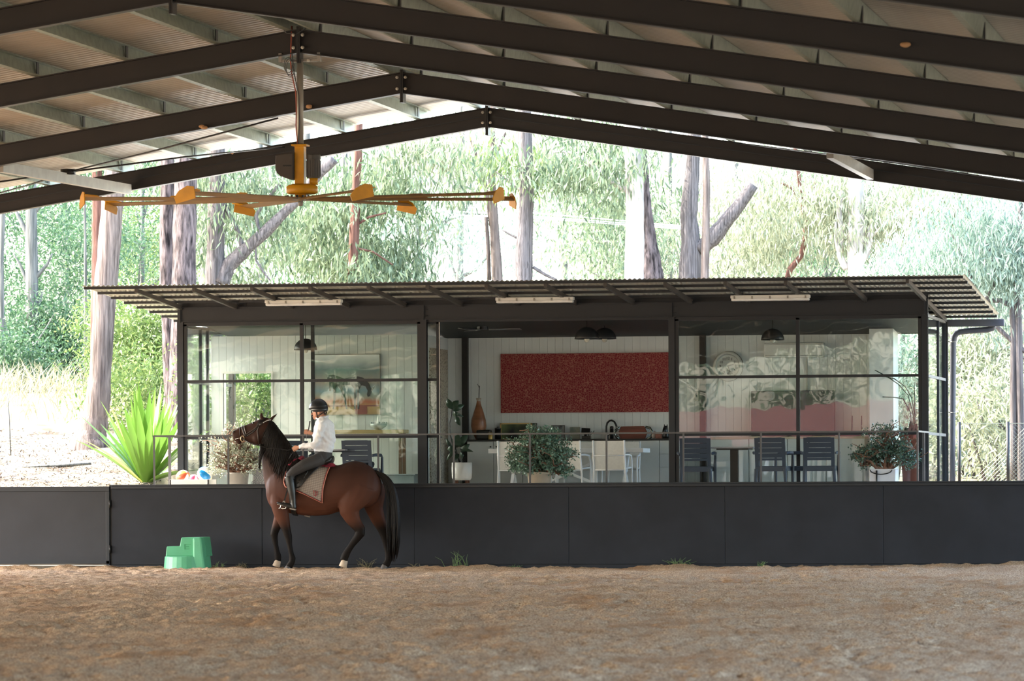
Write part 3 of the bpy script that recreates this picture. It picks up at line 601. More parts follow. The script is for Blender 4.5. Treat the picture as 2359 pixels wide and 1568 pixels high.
tag(MB().bx(cab_x[0]-.02, x1, 2.87, 3.49, CZ-.03, CZ).build('worktop', mat('black worktop', '#191a1b', .3), None, bevel=.003), 'thin black worktop over the grey kitchen cabinets', 'worktop')
YC = 3.1
def on(px, Y=YC): return at(px, 1010, Y).x
def hpx(py, px, Y=YC): return at(px, py, Y).z
# vase
vx = on(1103); pf = [(0,0),(.05,0),(.11,.12),(.135,.24),(.125,.34),(.085,.48),(.045,.60),(.03,.68),(.045,.72),(.035,.72),(.022,.68),(0,.68)]
va = empty('vase', (vx, YC, CZ), 'tall brown wooden bottle vase with bare twigs', 'vase'); k_ = (hpx(917,1103)-CZ)/.72
MB().lathe([(r*k_*1.0, CZ+z*k_) for r,z in pf], (vx,YC,0), 28, cap=False).build('body', mat('turned wood', '#8a5a3d', .35, 0, .25, 3, stretch=(1,1,4)), va, True)
MB().lathe([(.028*k_, CZ+.66*k_),(.047*k_, CZ+.721*k_),(.03*k_, CZ+.722*k_)], (vx,YC,0), 24, cap=False).build('rim', mat('pale wood', '#b8aa9a', .4), va, True)
MB().tube([(vx+.0,YC,CZ+.6),(vx+.01,YC,hpx(900,1106)),(vx+.015,YC,hpx(888,1107))], .006, 6).tube([(vx+.012,YC,hpx(893,1106)),(vx-.02,YC,hpx(884,1103))], .004, 6).build('twig', M_dark, va)
def boxthing(name, lab, cat, px0, px1, py, m, Y=YC, d=.12, bev=.006, py0=None):
    x0, x1 = on(px0, Y), on(px1, Y); z1 = hpx(py, (px0+px1)/2, Y); z0 = CZ if py0 is None else hpx(py0, (px0+px1)/2, Y)
    o = MB().bx(x0, x1, Y-d/2, Y+d/2, z0, z1).build(name, m, None, bevel=bev); tag(o, lab, cat); return o
toast = empty('toaster', (on(1117), 3.05, CZ), 'small black toaster in front of the wooden vase', 'toaster'); x0, x1 = on(1099,3.05), on(1132,3.05); z1 = hpx(990,1115,3.05)
MB().bx(x0, x1, 2.97, 3.13, CZ, z1).build('body', M_black, toast, bevel=.02); MB().bx(x0+.02, x1-.02, 3.03, 3.07, z1-.005, z1+.004).build('slot', M_dark, toast); MB().bx(x0-.015, x0, 3.04, 3.06, CZ+.09, CZ+.11).build('lever', M_black, toast)
tn = empty('tin', (on(1130,2.97), 2.97, CZ), 'small gold tin beside the black toaster', 'tin'); MB().lathe([(0,0),(.035,0),(.037,.005),(.037,.1),(0,.1)], (on(1130,2.97),2.97,CZ), 18, cap=False).build('body', mat('gold tin', '#b79a5b', .35, .5), tn, True); MB().lathe([(0,.1),(.039,.1),(.039,.115),(0,.118)], (on(1130,2.97),2.97,CZ), 18, cap=False).build('lid', mat('tin lid', '#8d7440', .35, .6), tn, True)
cn = empty('canister', (on(1147), YC, CZ), 'short dark canister between toaster and gold picture frame', 'canister'); MB().lathe([(0,0),(.05,0),(.05,.17),(0,.17)], (on(1147),YC,CZ), 18, cap=False).build('body', M_black, cn, True); MB().lathe([(0,.17),(.053,.17),(.053,.19),(.01,.2),(.01,.215),(0,.215)], (on(1147),YC,CZ), 18, cap=False).build('lid', M_dark, cn, True)
def frame_pic(name, lab, px0, px1, py0, py1, Y, fm, im, fw=.02, tilt=.1):
    x0, x1 = at(px0,py0,Y).x, at(px1,py0,Y).x; z1, z0 = at(px0,py0,Y).z, at(px0,py1,Y).z
    e = empty(name, ((x0+x1)/2, Y, z0), lab, 'picture')
    MB().bx(x0, x1, Y-.01, Y+.012, z0, z0+fw).bx(x0, x1, Y-.01, Y+.012, z1-fw, z1).bx(x0, x0+fw, Y-.01, Y+.012, z0, z1).bx(x1-fw, x1, Y-.01, Y+.012, z0, z1).build('frame', fm, e)
    MB().bx(x0+fw*.8, x1-fw*.8, Y, Y+.008, z0+fw*.8, z1-fw*.8).build('picture', im, e); return e, (x0,x1,z0,z1)
M_gold = mat('gilt frame', '#c2a267', .4, .3); M_pic = mat('dark painting', '#17191a', .6, 0, .3, 3, c2='#6d7a4c', detail=3)
frame_pic('framed_picture', 'dark landscape picture in a gilt frame leaning behind the jade plant', 1152, 1226, 974, 1014, 3.3, M_gold, M_pic, .022)
frame_pic('framed_picture', 'small narrow dark picture beside the gilt frame', 1224, 1237, 974, 1000, 3.34, M_black, mat('dark print', '#2a2f30', .5, 0, .4, 20, c2='#8c8f8c'), .008)
frame_pic('framed_picture', 'small black photo frame just above the jade plant', 1270, 1301, 979, 1010, 3.3, M_black, mat('photo print', '#1f2224', .5, 0, .4, 14, c2='#8a8d90'), .01)
frame_pic('framed_picture', 'clear acrylic frame with a pale card beside the tablet', 1313, 1336, 983, 1014, 3.3, mat('acrylic edge', '#8f938a', .2), mat('pale card', '#9a9c8a', .5, 0, .2, 12, c2='#6f7a70'), .006)
tb = empty('tablet', (on(1347), 3.2, CZ), 'black tablet tilted on a small stand on the worktop', 'tablet'); R = Matrix.Rotation(-.25,3,'X') @ Matrix.Rotation(.06,3,'Y')
MB().ob((on(1347), 3.2, hpx(993,1347)), (.145,.01,.11), R).build('screen', M_black, tb, bevel=.004); MB().bx(on(1341), on(1353), 3.18, 3.26, CZ, CZ+.02).tube([(on(1347),3.2,CZ+.02),(on(1347),3.22,hpx(998,1347))], .02, 8).build('stand', M_black, tb)
kb = empty('knife_rack', (on(1354), 3.05, CZ), 'low black rack of utensils in front of the tablet', 'rack'); MB().bx(on(1341,3.05), on(1361,3.05), 3.0, 3.1, CZ, CZ+.05).build('block', M_black, kb, bevel=.006)
for k in range(4): x = on(1345+4*k,3.05); MB().tube([(x,3.05,CZ+.04),(x+.03+.02*k,3.05,CZ+.1+.012*k)], .006, 6).build('handle', M_dark, kb, True)
fc = empty('tap', (on(1398), 3.3, CZ), 'black gooseneck kitchen tap', 'tap'); q = [(1398,1012),(1397,995),(1397,982),(1399,974),(1404,969),(1409,968),(1415,971),(1419,978),(1421,985)]
MB().tube([at(x,y,3.3) for x,y in q], .016, 10).build('spout', M_black, fc, True); MB().lathe([(0,0),(.028,0),(.028,.06),(.018,.07),(0,.07)], (on(1398,3.3),3.3,CZ), 16, cap=False).build('base', M_black, fc, True); MB().tube([at(1421,982,3.3), at(1421,986,3.3)], .02, 10).build('nozzle', M_bolt, fc, True)
MB().tube([(on(1400,3.3),3.28,CZ+.05),(on(1402,3.3)+.05,3.24,CZ+.09)], .007, 6).build('lever', M_black, fc, True)
gr = empty('pepper_mill', (on(1407), 3.2, CZ), 'tall black cylinder mill between tap and wooden tray', 'mill'); MB().lathe([(0,0),(.03,0),(.03,.17),(0,.17)], (on(1407),3.2,CZ), 16, cap=False).build('body', M_black, gr, True); MB().lathe([(0,.172),(.03,.172),(.03,.205),(.01,.212),(0,.212)], (on(1407),3.2,CZ), 16, cap=False).build('cap', M_dark, gr, True)
# octagonal wooden tray with shell ends
ty0 = 3.3; P8 = [(1417,997),(1428,981),(1433,980),(1485,980),(1494,983),(1502,994),(1494,1011),(1484,1013),(1432,1013),(1424,1008)]
tr = empty('wooden_tray', (on(1460,ty0), ty0, CZ), 'red-brown wooden tray with curved steel handles leaning on the wall', 'tray')
MB().prism([at(x,y,ty0) for x,y in [(1424,998),(1430,982),(1484,981),(1491,996),(1485,1013),(1431,1013)]], (0,.04,0)).build('body', mat('red wood', '#7a3a2b', .4, 0, .3, 2, stretch=(1,1,9)), tr, bevel=.008)
for s, pts in ((-1, [(1428,984),(1419,990),(1416,998),(1420,1006),(1428,1012)]), (1, [(1487,983),(1497,985),(1504,996),(1499,1007),(1488,1012)])):
    MB().tube([at(x,y,ty0+.02) for x,y in pts], .02, 8).build('handle', mat('polished steel', '#7f857f', .15, .9), tr, True)
bx2 = boxthing('trinket_box', 'small reddish box right of the wooden tray', 'box', 1511, 1526, 999, mat('red box', '#8d5a49', .5, 0, .2, 20), YC)
sh = MB().ball((on(1506), YC, CZ+.05), (.04,.04,.05), 10, 8).ball((on(1506)+.01, YC, CZ+.1), (.025,.03,.03), 8, 6).build('shell_ornament', mat('pale shell', '#b7aca4', .4, 0, .1, 20), None, True); tag(sh, 'small pale shell ornament between wooden tray and reddish box', 'ornament')
hb = MB(); hx = on(1534, 3.05); s_ = .0068
def hpts(l): return [Vector((hx+x*s_, 3.05, CZ+y*s_)) for x,y in l]
hb.sections([(Vector((hx,3.05,CZ+z)), Vector((r1,0,0)), Vector((0,r2,0))) for z,r1,r2 in [(0,.06,.05),(.05,.055,.045),(.1,.042,.04),(.15,.034,.035),(.19,.03,.04),(.205,.02,.03)]], 14)
hb.tube([(hx-.005,3.05,CZ+.18),(hx-.015,2.98,CZ+.14),(hx-.02,2.94,CZ+.1)], [.036,.03,.024], 10)
hb.tube([(hx-.02,3.05,CZ+.19),(hx-.024,3.04,CZ+.235)], [.012,.004], 6).tube([(hx+.02,3.05,CZ+.19),(hx+.022,3.04,CZ+.235)], [.012,.004], 6)
tag(hb.build('horse_bust', M_black, None, True), 'small black horse head bust at the right end of the worktop', 'ornament')

# red dotted painting
M_dots = bpy.data.materials.new('red dot painting'); M_dots.use_nodes = True
def dots():
    nt = M_dots.node_tree; N = nt.nodes; L = nt.links; p = N['Principled BSDF']; p.inputs['Roughness'].default_value = .7
    tc = N.new('ShaderNodeTexCoord'); ns = N.new('ShaderNodeTexNoise'); ns.inputs['Scale'].default_value = .9; L.new(tc.outputs['Object'], ns.inputs[0])
    mxx = N.new('ShaderNodeMix'); mxx.data_type = 'RGBA'; mxx.inputs['Factor'].default_value = .12; L.new(tc.outputs['Object'], mxx.inputs['A']); L.new(ns.outputs['Color'], mxx.inputs['B'])
    mp = N.new('ShaderNodeMapping'); mp.inputs['Scale'].default_value = (1,0,1.35); L.new(mxx.outputs['Result'], mp.inputs[0])
    v = N.new('ShaderNodeTexVoronoi'); v.feature = 'DISTANCE_TO_EDGE'; v.inputs['Scale'].default_value = 31; v.inputs['Randomness'].default_value = .7; L.new(mp.outputs[0], v.inputs[0])
    r = N.new('ShaderNodeValToRGB'); L.new(v.outputs['Distance'], r.inputs[0]); r.color_ramp.elements[0].position = .01; r.color_ramp.elements[1].position = .11
    r.color_ramp.elements[0].color = (*srgb('#b4705f'),1); r.color_ramp.elements[1].color = (*srgb('#861826'),1); L.new(r.outputs[0], p.inputs[0])
dots()
a, c = at(1153, 815, 3.42), at(1560, 948, 3.42); ar = empty('canvas_painting', ((a.x+c.x)/2, 3.45, c.z), 'long crimson canvas covered in rows of small dots on the back wall', 'painting')
MB().bx(a.x, c.x, 3.42, 3.425, c.z, a.z).build('canvas', M_dots, ar); MB().bx(a.x, c.x, 3.425, 3.485, c.z, a.z).build('stretcher', mat('canvas edge', '#5d1c20', .7), ar)
# pendants
M_pend = mat('charcoal shade', '#2c2e30', .4)
def pendant(px, py, Y, lab, w=56):
    c = at(px, py, Y); r = w/2/ppm(px, Y); e = empty('pendant_lamp', (c.x, Y, c.z), lab, 'lamp', 'charcoal dome pendant lamps')
    pr_ = [(r*math.cos(t), r*.98*math.sin(t)) for t in [math.pi/2*k/9 for k in range(10)]]
    o = MB().lathe(pr_, c, 28, cap=False).build('shade', M_pend, e, True); o.modifiers.new('s','SOLIDIFY').thickness = .006
    MB().tube([c+Vector((0,0,r*.95)), Vector((c.x, Y, 4.0-.08*Y))], .005, 6).build('cord', M_black, e, True); MB().ball(c+Vector((0,0,-.005)), .045, 12, 8).build('bulb', mat('bulb glass', '#cfcabb', .2), e, True)
pendant(704, 806, 1.0, 'charcoal dome pendant lamp in the left glazed bay', 54); pendant(1352, 781, 1.2, 'charcoal dome pendant lamp, left one of the pair over the dining table', 57); pendant(1393, 781, 1.9, 'charcoal dome pendant lamp, right one of the pair over the dining table', 54); pendant(1780, 783, 1.4, 'charcoal dome pendant lamp in the right glazed bay', 54)
cf = at(1112, 752, 1.9); e = empty('indoor_fan', cf, 'dark indoor ceiling fan with pale blades in the open bay', 'fan')
MB().lathe([(0,-.05),(.09,-.05),(.1,.02),(.06,.06),(0,.06)], cf, 20, cap=False).tube([cf+Vector((0,0,.05)), (cf.x,1.9,3.86)], .02, 8).build('motor', M_black, e)
for k in range(3):
    a = .12+2*math.pi*k/3; d = Vector((math.cos(a), math.sin(a), 0)); s = Vector((-d.y, d.x, 0)); MB().prism([cf+d*.1-s*.03-Vector((0,0,.05)), cf+d*.62-s*.07-Vector((0,0,.04)), cf+d*.64+s*.03-Vector((0,0,.06)), cf+d*.1+s*.04-Vector((0,0,.06))], (0,0,.008)).build('blade', mat('grey blade','#777a7c',.4), e)
# wall clock
cc = at(1677, 843, 3.4); cr = 34.5/ppm(1677, 3.4); ck = empty('wall_clock', cc, 'round white wall clock with black numerals showing about 2.25', 'clock'); RX90 = Matrix.Rotation(math.pi/2,3,'X')
MB().lathe([(cr*.74,.005),(cr*.78,.045),(cr*.9,.055),(cr,.03),(cr,-.08),(cr*.74,-.08)], cc, 48, RX90, cap=False).build('rim', mat('clock rim', '#cfcfc8', .3), ck, True)
MB().lathe([(cr*.99,.0),(cr*1.015,.0),(cr*1.015,-.06),(cr*.99,-.06)], cc, 48, RX90, cap=False).build('edge_ring', mat('dark ring', '#46463f', .4), ck, True)
MB().lathe([(cr*.74,.0),(cr*.79,.047),(cr*.8,.05),(cr*.75,.0)], cc, 48, RX90, cap=False).build('inner_ring', mat('grey ring', '#8a897c', .4), ck, True)
fa = MB().lathe([(0,.0),(cr*.76,.0),(cr*.76,-.02),(0,-.02)], cc, 48, RX90, cap=False).build('dial', mat('clock dial', '#d3d5cf', .5), ck)
for h in range(1, 13):
    a = math.radians(90-30*h); o = shared('numeral', textmesh(str(h), cr*.25, 'numeral', .002), cc+Vector((cr*.52*math.cos(a), -.005, cr*.52*math.sin(a))), fa, M_black); o.rotation_euler = (math.pi/2, 0, 0)
def hand(ang, ln, w): d = Vector((math.sin(math.radians(ang)),0,math.cos(math.radians(ang)))); MB().bar(cc+Vector((0,-.012,0))-d*.01, cc+Vector((0,-.012,0))+d*ln, w, .004, (0,1,0)).build('hand', M_black, ck)
hand(73, cr*.40, .014); hand(158, cr*.44, .01)
# air conditioner, television, router, switch
a, c = at(1760, 790, 3.3), at(1898, 822, 3.3); e = empty('air_conditioner', ((a.x+c.x)/2, 3.4, c.z), 'white split air conditioner high on the wall right of the clock', 'air conditioner')
MB().bx(a.x, c.x, 3.28, 3.48, c.z, a.z).build('body', M_white, e, bevel=.02); MB().bx(a.x+.02, c.x-.02, 3.272, 3.285, c.z+.025, c.z+.032).bx(a.x+.02, c.x-.02, 3.272, 3.285, a.z-.03, a.z-.026).build('louvre', mat('ac gap','#77776f',.6), e); MB().bx(at(1855,826,3.35).x, at(1857,826,3.35).x+.01, 3.45, 3.48, at(1855,1000,3.4).z, c.z).build('duct', mat('pale duct','#c5c2b6',.5), e)
a, c = at(1730, 900, 3.25), at(1924, 1003, 3.25); e = empty('television', ((a.x+c.x)/2, 3.25, c.z), 'large black television below the air conditioner', 'television')
MB().bx(a.x, c.x, 3.25, 3.3, c.z, a.z).build('bezel', M_black, e, bevel=.006); MB().bx(a.x+.012, c.x-.012, 3.246, 3.25, c.z+.02, a.z-.012).build('screen', mat('tv screen', '#07080a', .08), e); MB().bx((a.x+c.x)/2-.15, (a.x+c.x)/2+.15, 3.3, 3.48, c.z+.3, c.z+.42).build('wall_bracket', M_dark, e)
sb0, sb1 = at(1640, 1003, 3.15), at(1995, 1003, 3.15); e = empty('sideboard', ((sb0.x+sb1.x)/2, 3.2, DZ), 'low pale sideboard under the television', 'sideboard'); zt = c.z-.015
MB().bx(sb0.x, sb1.x, 2.95, 3.48, zt-.04, zt).build('top', mat('pale timber','#a99c86',.5), e)
for k in range(4): w = (sb1.x-sb0.x)/4; MB().bx(sb0.x+w*k+.005, sb0.x+w*(k+1)-.005, 2.96, 3.46, DZ+.08, zt-.04).build('door', M_cab, e, bevel=.003)
for s in (sb0.x+.05, sb1.x-.09): MB().bx(s, s+.04, 3.0, 3.4, DZ, DZ+.08).build('foot', M_black, e)
rt = empty('router', (at(1965,1000,3.1).x, 3.1, zt), 'black router with two upright aerials right of the television', 'router'); MB().bx(at(1931,1000,3.1).x, at(1985,1000,3.1).x, 3.04, 3.16, zt, zt+.03).build('body', M_black, rt, bevel=.006)
for px in (1963, 1985): x = at(px,1000,3.1).x-.01; MB().tube([(x,3.14,zt+.02),(x+.01,3.14,at(px,957,3.1).z)], .007, 6).build('aerial', M_black, rt, True)
sw = empty('wall_intercom', at(1604, 912, 3.47), 'small white intercom plate on the wall left of the clock', 'intercom'); c = at(1604, 912, 3.45); MB().bx(c.x-.04, c.x+.04, 3.455, 3.49, c.z-.08, c.z+.08).build('plate', M_white, sw, bevel=.005); MB().bx(c.x-.012, c.x+.012, 3.448, 3.456, c.z-.02, c.z+.055).build('button', M_black, sw)

# left room: horse painting, console with ornaments
M_hp = bpy.data.materials.new('horse painting'); M_hp.use_nodes = True
def hpaint():
    nt = M_hp.node_tree; N = nt.nodes; L = nt.links; p = N['Principled BSDF']; p.inputs['Roughness'].default_value = .5
    tc = N.new('ShaderNodeTexCoord'); sp = N.new('ShaderNodeSeparateXYZ'); L.new(tc.outputs['Generated'], sp.inputs[0]); ns = N.new('ShaderNodeTexNoise'); ns.inputs['Scale'].default_value = 5; L.new(tc.outputs['Generated'], ns.inputs[0])
    m1 = N.new('ShaderNodeMath'); m1.operation = 'MULTIPLY_ADD'; m1.inputs[1].default_value = .14; m1.inputs[2].default_value = -.07; L.new(ns.outputs['Fac'], m1.inputs[0]); ad = N.new('ShaderNodeMath'); L.new(sp.outputs['Z'], ad.inputs[0]); L.new(m1.outputs[0], ad.inputs[1])
    r = N.new('ShaderNodeValToRGB'); L.new(ad.outputs[0], r.inputs[0]); cr_ = r.color_ramp
    for e_, (ps, c_) in zip([cr_.elements[0], cr_.elements[1]]+[cr_.elements.new(.5) for _ in range(6)], [(0,'#b08a5a'),(1,'#5f7a83'),(.12,'#c39a63'),(.22,'#b4623f'),(.3,'#9d9a8c'),(.4,'#7f9aa6'),(.55,'#a99a90'),(.75,'#6f8688')]): e_.position = ps; e_.color = (*srgb(c_),1)
    L.new(r.outputs[0], p.inputs[0])
hpaint()
e, (x0,x1,z0,z1) = frame_pic('framed_picture', 'large framed painting of a grazing dark horse behind the rider', 722, 876, 816, 957, 1.70, mat('thin frame','#8f8b80',.4), M_hp, .012)
HP = [(.20,.60),(.23,.655),(.30,.665),(.38,.635),(.46,.60),(.54,.62),(.66,.635),(.74,.615),(.80,.56),(.845,.49),(.86,.44),(.90,.46),(.92,.475),(.90,.44),(.875,.40),(.84,.31),(.81,.30),(.80,.34),(.81,.40),(.78,.47),(.72,.49),(.68,.42),(.685,.10),(.655,.10),(.655,.42),(.645,.46),(.63,.42),(.63,.10),(.605,.10),(.605,.44),(.56,.50),(.48,.49),(.42,.50),(.45,.40),(.48,.28),(.505,.10),(.485,.10),(.455,.27),(.40,.43),(.36,.50),(.33,.44),(.33,.28),(.30,.10),(.285,.10),(.30,.3),(.29,.46),(.28,.53),(.26,.52),(.255,.40),(.235,.40),(.235,.55)]
MB().prism([(x0+(x1-x0)*u, 1.694, z0+(z1-z0)*v) for u,v in HP], (0,.004,0)).build('painted_horse', mat('painted horse','#3a3531',.7,0,.2,8), e)
MB().bx(x0+.01, x1-.01, 1.697, 1.7, z0+.145, z0+.165).bx(x0+(x1-x0)*.62, x0+(x1-x0)*.8, 1.696, 1.7, z0+.02, z0+.15).build('painted_ground', mat('painted red','#8e4a3c',.6), e)
c0, c1 = at(716, 1020, 1.45), at(935, 1020, 1.45); e = empty('console_table', ((c0.x+c1.x)/2, 1.45, DZ), 'light timber console table below the horse painting', 'table'); zt = at(820,990,1.45).z
MB().bx(c0.x, c1.x, 1.28, 1.68, zt-.06, zt).build('top', mat('blond timber','#b99f6e',.5,0,.1,3,stretch=(1,6,6)), e, bevel=.005)
for x in (c0.x+.04, c1.x-.09):
    for y in (1.3, 1.6): MB().bx(x, x+.05, y, y+.05, DZ, zt-.06).build('leg', mat('dark timber','#6d5238',.5), e)
hf = MB(); fx, fy = at(722,1000,1.42).x, 1.42; hgt = at(722,955,1.42).z-zt; kk = hgt/.30
hf.tube([(fx-.04*kk,fy,zt+.27*kk),(fx-.005,fy,zt+.26*kk),(fx+.04*kk,fy,zt+.2*kk),(fx+.07*kk,fy,zt+.13*kk),(fx+.14*kk,fy,zt+.12*kk),(fx+.2*kk,fy,zt+.13*kk)], [.014,.022,.026,.045,.042,.03], 10)
for dx in (.06,.085,.17,.2): hf.tube([(fx+dx*kk,fy,zt+.11*kk),(fx+dx*kk,fy,zt)], [.016,.008], 8)
hf.tube([(fx+.205*kk,fy,zt+.13*kk),(fx+.235*kk,fy,zt+.03*kk)], [.014,.004], 6).tube([(fx+.0,fy,zt+.27*kk),(fx+.005,fy,zt+.3*kk)], [.007,.002], 6)
tag(hf.build('horse_figurine', mat('pewter figurine','#a3aaa9',.35,.3), None, True), 'silvery horse figurine on the console in front of the rider', 'figurine')
bw = empty('glass_bowl', (at(872,992,1.45).x,1.45,zt), 'clear glass centrepiece with a tall white candle on the console', 'bowl'); gx = at(872,992,1.45).x
M_cl = mat('bowl glass', '#c3c9c2', .1); MB().lathe([(.03,zt),(.06,zt+.01),(.13,zt+.06),(.14,zt+.1),(.13,zt+.1),(.115,zt+.065),(.05,zt+.02)], (gx,1.45,0), 24, cap=False).build('bowl', M_cl, bw, True)
MB().lathe([(0,zt+.01),(.035,zt+.01),(.02,zt+.2),(.008,zt+.235),(0,zt+.24)], (gx,1.45,0), 14, cap=False).build('candle', M_white, bw, True)
for k in range(10): a = 2*math.pi*k/10; MB().ball((gx+.13*math.cos(a),1.45+.13*math.sin(a),zt+.11), .018, 8, 6).build('glass_bead', M_cl, bw, True)
e = empty('storage_bench', (at(930,1100,1.2).x,1.2,DZ), 'low grey storage bench behind the glass near the tail of the horse', 'bench'); x0, x1 = at(885,1100,1.2).x, at(960,1100,1.2).x
MB().bx(x0, x1, 1.0, 1.5, DZ+.03, at(920,1094,1.2).z).build('body', mat('bench grey','#9aa6ac',.5), e, bevel=.01); MB().bx(x0-.02, x1+.02, .98, 1.52, at(920,1094,1.2).z, at(920,1091,1.2).z).build('lid', mat('bench lid','#aeb8bc',.4), e, bevel=.006); MB().bx(x0+.02, x1-.02, 1.02, 1.48, DZ, DZ+.03).build('plinth', M_black, e)
# ================================================================== LEAVES
def leaves(P, D, W, bend=.15):
    """P base points, D leaf vectors, W half-width vectors -> one mesh, a folded rhombus per leaf"""
    n = len(P); m = P+D*.45; t = P+D; t[:,2] -= bend*np.linalg.norm(D, axis=1)*.5
    V = np.stack([P, m-W, t, m+W], 1).reshape(-1,3); F = np.arange(4*n).reshape(n,4); return V, F
def clumps(centers, n, spread, ln, wd, droop=.8, rng=RNG, per=22, csize=.28, boughs=0):
    """centers: (k,3) crown blobs with radii spread (k,3); n leaves in total"""
    C = np.asarray(centers, float); Sp = np.asarray(spread, float)
    if boughs:
        d = rng.normal(size=(len(C)*boughs,3)); d /= np.linalg.norm(d, axis=1)[:,None]; S2 = np.repeat(Sp, boughs, 0); C = np.repeat(C, boughs, 0)+d*S2*(rng.random((len(d),1))**.5); Sp = S2*rng.uniform(.16,.36,(len(d),1))*np.array([1.25,1.0,.9])
    k = len(C); vol = np.prod(Sp, 1)**.8; n = int(n); pick = rng.choice(k, n//per+1, p=vol/vol.sum())
    d = rng.normal(size=(len(pick),3)); d /= np.linalg.norm(d, axis=1)[:,None]; q = C[pick]+d*Sp[pick]*(rng.random((len(pick),1))**.45)
    base = np.repeat(q, per, 0)[:n]; base = base+rng.normal(size=base.shape)*csize*np.array([1,1,.8])
    D = rng.normal(size=base.shape)*(1-droop*.6); D[:,2] -= droop*1.3; D /= np.linalg.norm(D, axis=1)[:,None]; L = ln*(.6+.8*rng.random((n,1)))
    Wd = np.cross(D, rng.normal(size=base.shape)); Wd /= np.linalg.norm(Wd, axis=1)[:,None]
    return leaves(base, D*L, Wd*wd*(.7+.6*rng.random((n,1))))
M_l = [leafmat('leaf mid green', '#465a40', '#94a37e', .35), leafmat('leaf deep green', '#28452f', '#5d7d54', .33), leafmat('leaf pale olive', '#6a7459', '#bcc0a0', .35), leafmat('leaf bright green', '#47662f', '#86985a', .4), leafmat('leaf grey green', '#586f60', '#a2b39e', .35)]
def barkmat(name, c, c2, str_=(7,7,.5), b=.8, sc=3): return mat(name, c, .85, 0, .2, sc, b, 9, c2=c2, stretch=str_, detail=7, spec=.2)
B_pale = barkmat('pale grey bark', '#483e38', '#84766c'); B_red = barkmat('reddish bark', '#4c3128', '#7c5a4d'); B_dark = barkmat('dark rough bark', '#1d1817', '#7d6f6b', (9,9,1.5), 1, 2.4); B_grey = barkmat('grey fibrous bark', '#47423f', '#7d7571', (14,14,.35)); B_white = barkmat('white smooth bark', '#8d857d', '#bfb7ad', (2,2,.4), .2); B_drab = barkmat('drab bark', '#4d4f4a', '#7c7b74')  # last bark: plain olive grey, for saplings, far trunks and sticks
def trunk_mesh(b, pts, rs, n=14, jit=.05):
    # resample for a knobbly outline
    P = []; R = []
    for i in range(len(pts)-1):
        for j in range(4): t = j/4; P.append(pts[i].lerp(pts[i+1], t)); R.append((rs[i]*(1-t)+rs[i+1]*t)*random.uniform(1-jit,1+jit))
    P.append(pts[-1]); R.append(rs[-1]); b.tube(P, R, n, jit=jit*.8)
def ptrunk(px_list, Y, dY=0):
    pts = [at(x, y, Y+dY*i) for i,(x,y,w) in enumerate(px_list)]; rs = [w/2/ppm(x, Y) for x,y,w in px_list]; return pts, rs
def extend(pts, rs, Y, top=14):
    """carry a trunk down into the ground and up out of view"""
    g = float(terr(pts[0].x, pts[0].y)); p0 = pts[0]
    if p0.z > g-.2: d = (pts[0]-pts[1]); d = d/max(abs(d.z),.01)*(p0.z-g+.25)*.5; pts = [Vector((p0.x+d.x*.5, p0.y, g-.25))]+pts; rs = [rs[0]*1.25]+rs
    return pts, rs
def tree(name, label, Y, trunk, branches=(), bark=None, crown=(), leaf=0, n=0, ln=.17, wd=.017, droop=.85, group='bush trees around the pavilion', up=8, csize=.22, boughs=14):
    """trunk: [(px,py,width_px)] bottom to top; crown: [(px,py,dY,rx,rz)] metres radii"""
    pts, rs = ptrunk(trunk, Y); pts, rs = extend(pts, rs, Y)
    if up: d = (pts[-1]-pts[-2]).normalized(); pts.append(pts[-1]+Vector((d.x*up*.6, 0, up))); rs.append(rs[-1]*.6)
    e = empty(name, (pts[0].x, Y, pts[0].z), label, 'tree', group)
    b = MB(); trunk_mesh(b, pts, rs); b.build('trunk', bark, e, True)
    for br_ in branches:
        q, r = ptrunk(br_, Y); b = MB(); trunk_mesh(b, q, r, 10, .06); b.build('branch', bark, e, True)
    if n:
        C = [at(x, y, Y+dy) for x,y,dy,rx,rz in crown]; Sp = [(rx, rx, rz) for x,y,dy,rx,rz in crown]
        V, F = clumps([tuple(c) for c in C], n, Sp, ln, wd, droop, csize=csize, per=30, boughs=boughs); link('foliage', npmesh('foliage', V, F), M_l[leaf], e)['kind'] = 'stuff'
    return e
# ------------------------------------------------------------------ near trees (trunks measured off the photo)
tree('eucalyptus_tree', 'big pale trunk flaring to the ground beside the sword-leaved plant', 6, [(208,1012,88),(212,990,70),(222,950,58),(232,850,52),(240,700,54),(252,560,52),(262,430,50),(266,380,48)], [[(216,985,26),(196,1000,20),(180,1012,10)]], B_pale, up=9)
tree('eucalyptus_tree', 'slim reddish trunk close behind the big pale trunk', 9, [(222,950,30),(222,800,29),(224,640,28),(226,480,28),(222,400,27)], [], B_red, [(180,330,0,2.2,1.2)], 1, 2500)
tree('gum_sapling', 'thin dark sapling trunk just left of the reddish trunk', 16, [(196,900,8),(197,640,7),(196,540,6),(195,440,6)], [], B_drab, [(190,380,0,1.0,.8)], 1, 500)
tree('eucalyptus_tree', 'dark rough-barked trunk left of the twin trunk behind the roof edge', 8, [(394,900,34),(390,780,34),(384,640,33),(384,500,32),(386,380,31)], [], B_dark)
tree('eucalyptus_tree', 'thick charred rough-barked trunk above the left end of the roof', 7.4, [(414,900,52),(420,760,54),(424,640,56),(426,500,55),(428,370,53)], [], B_dark)
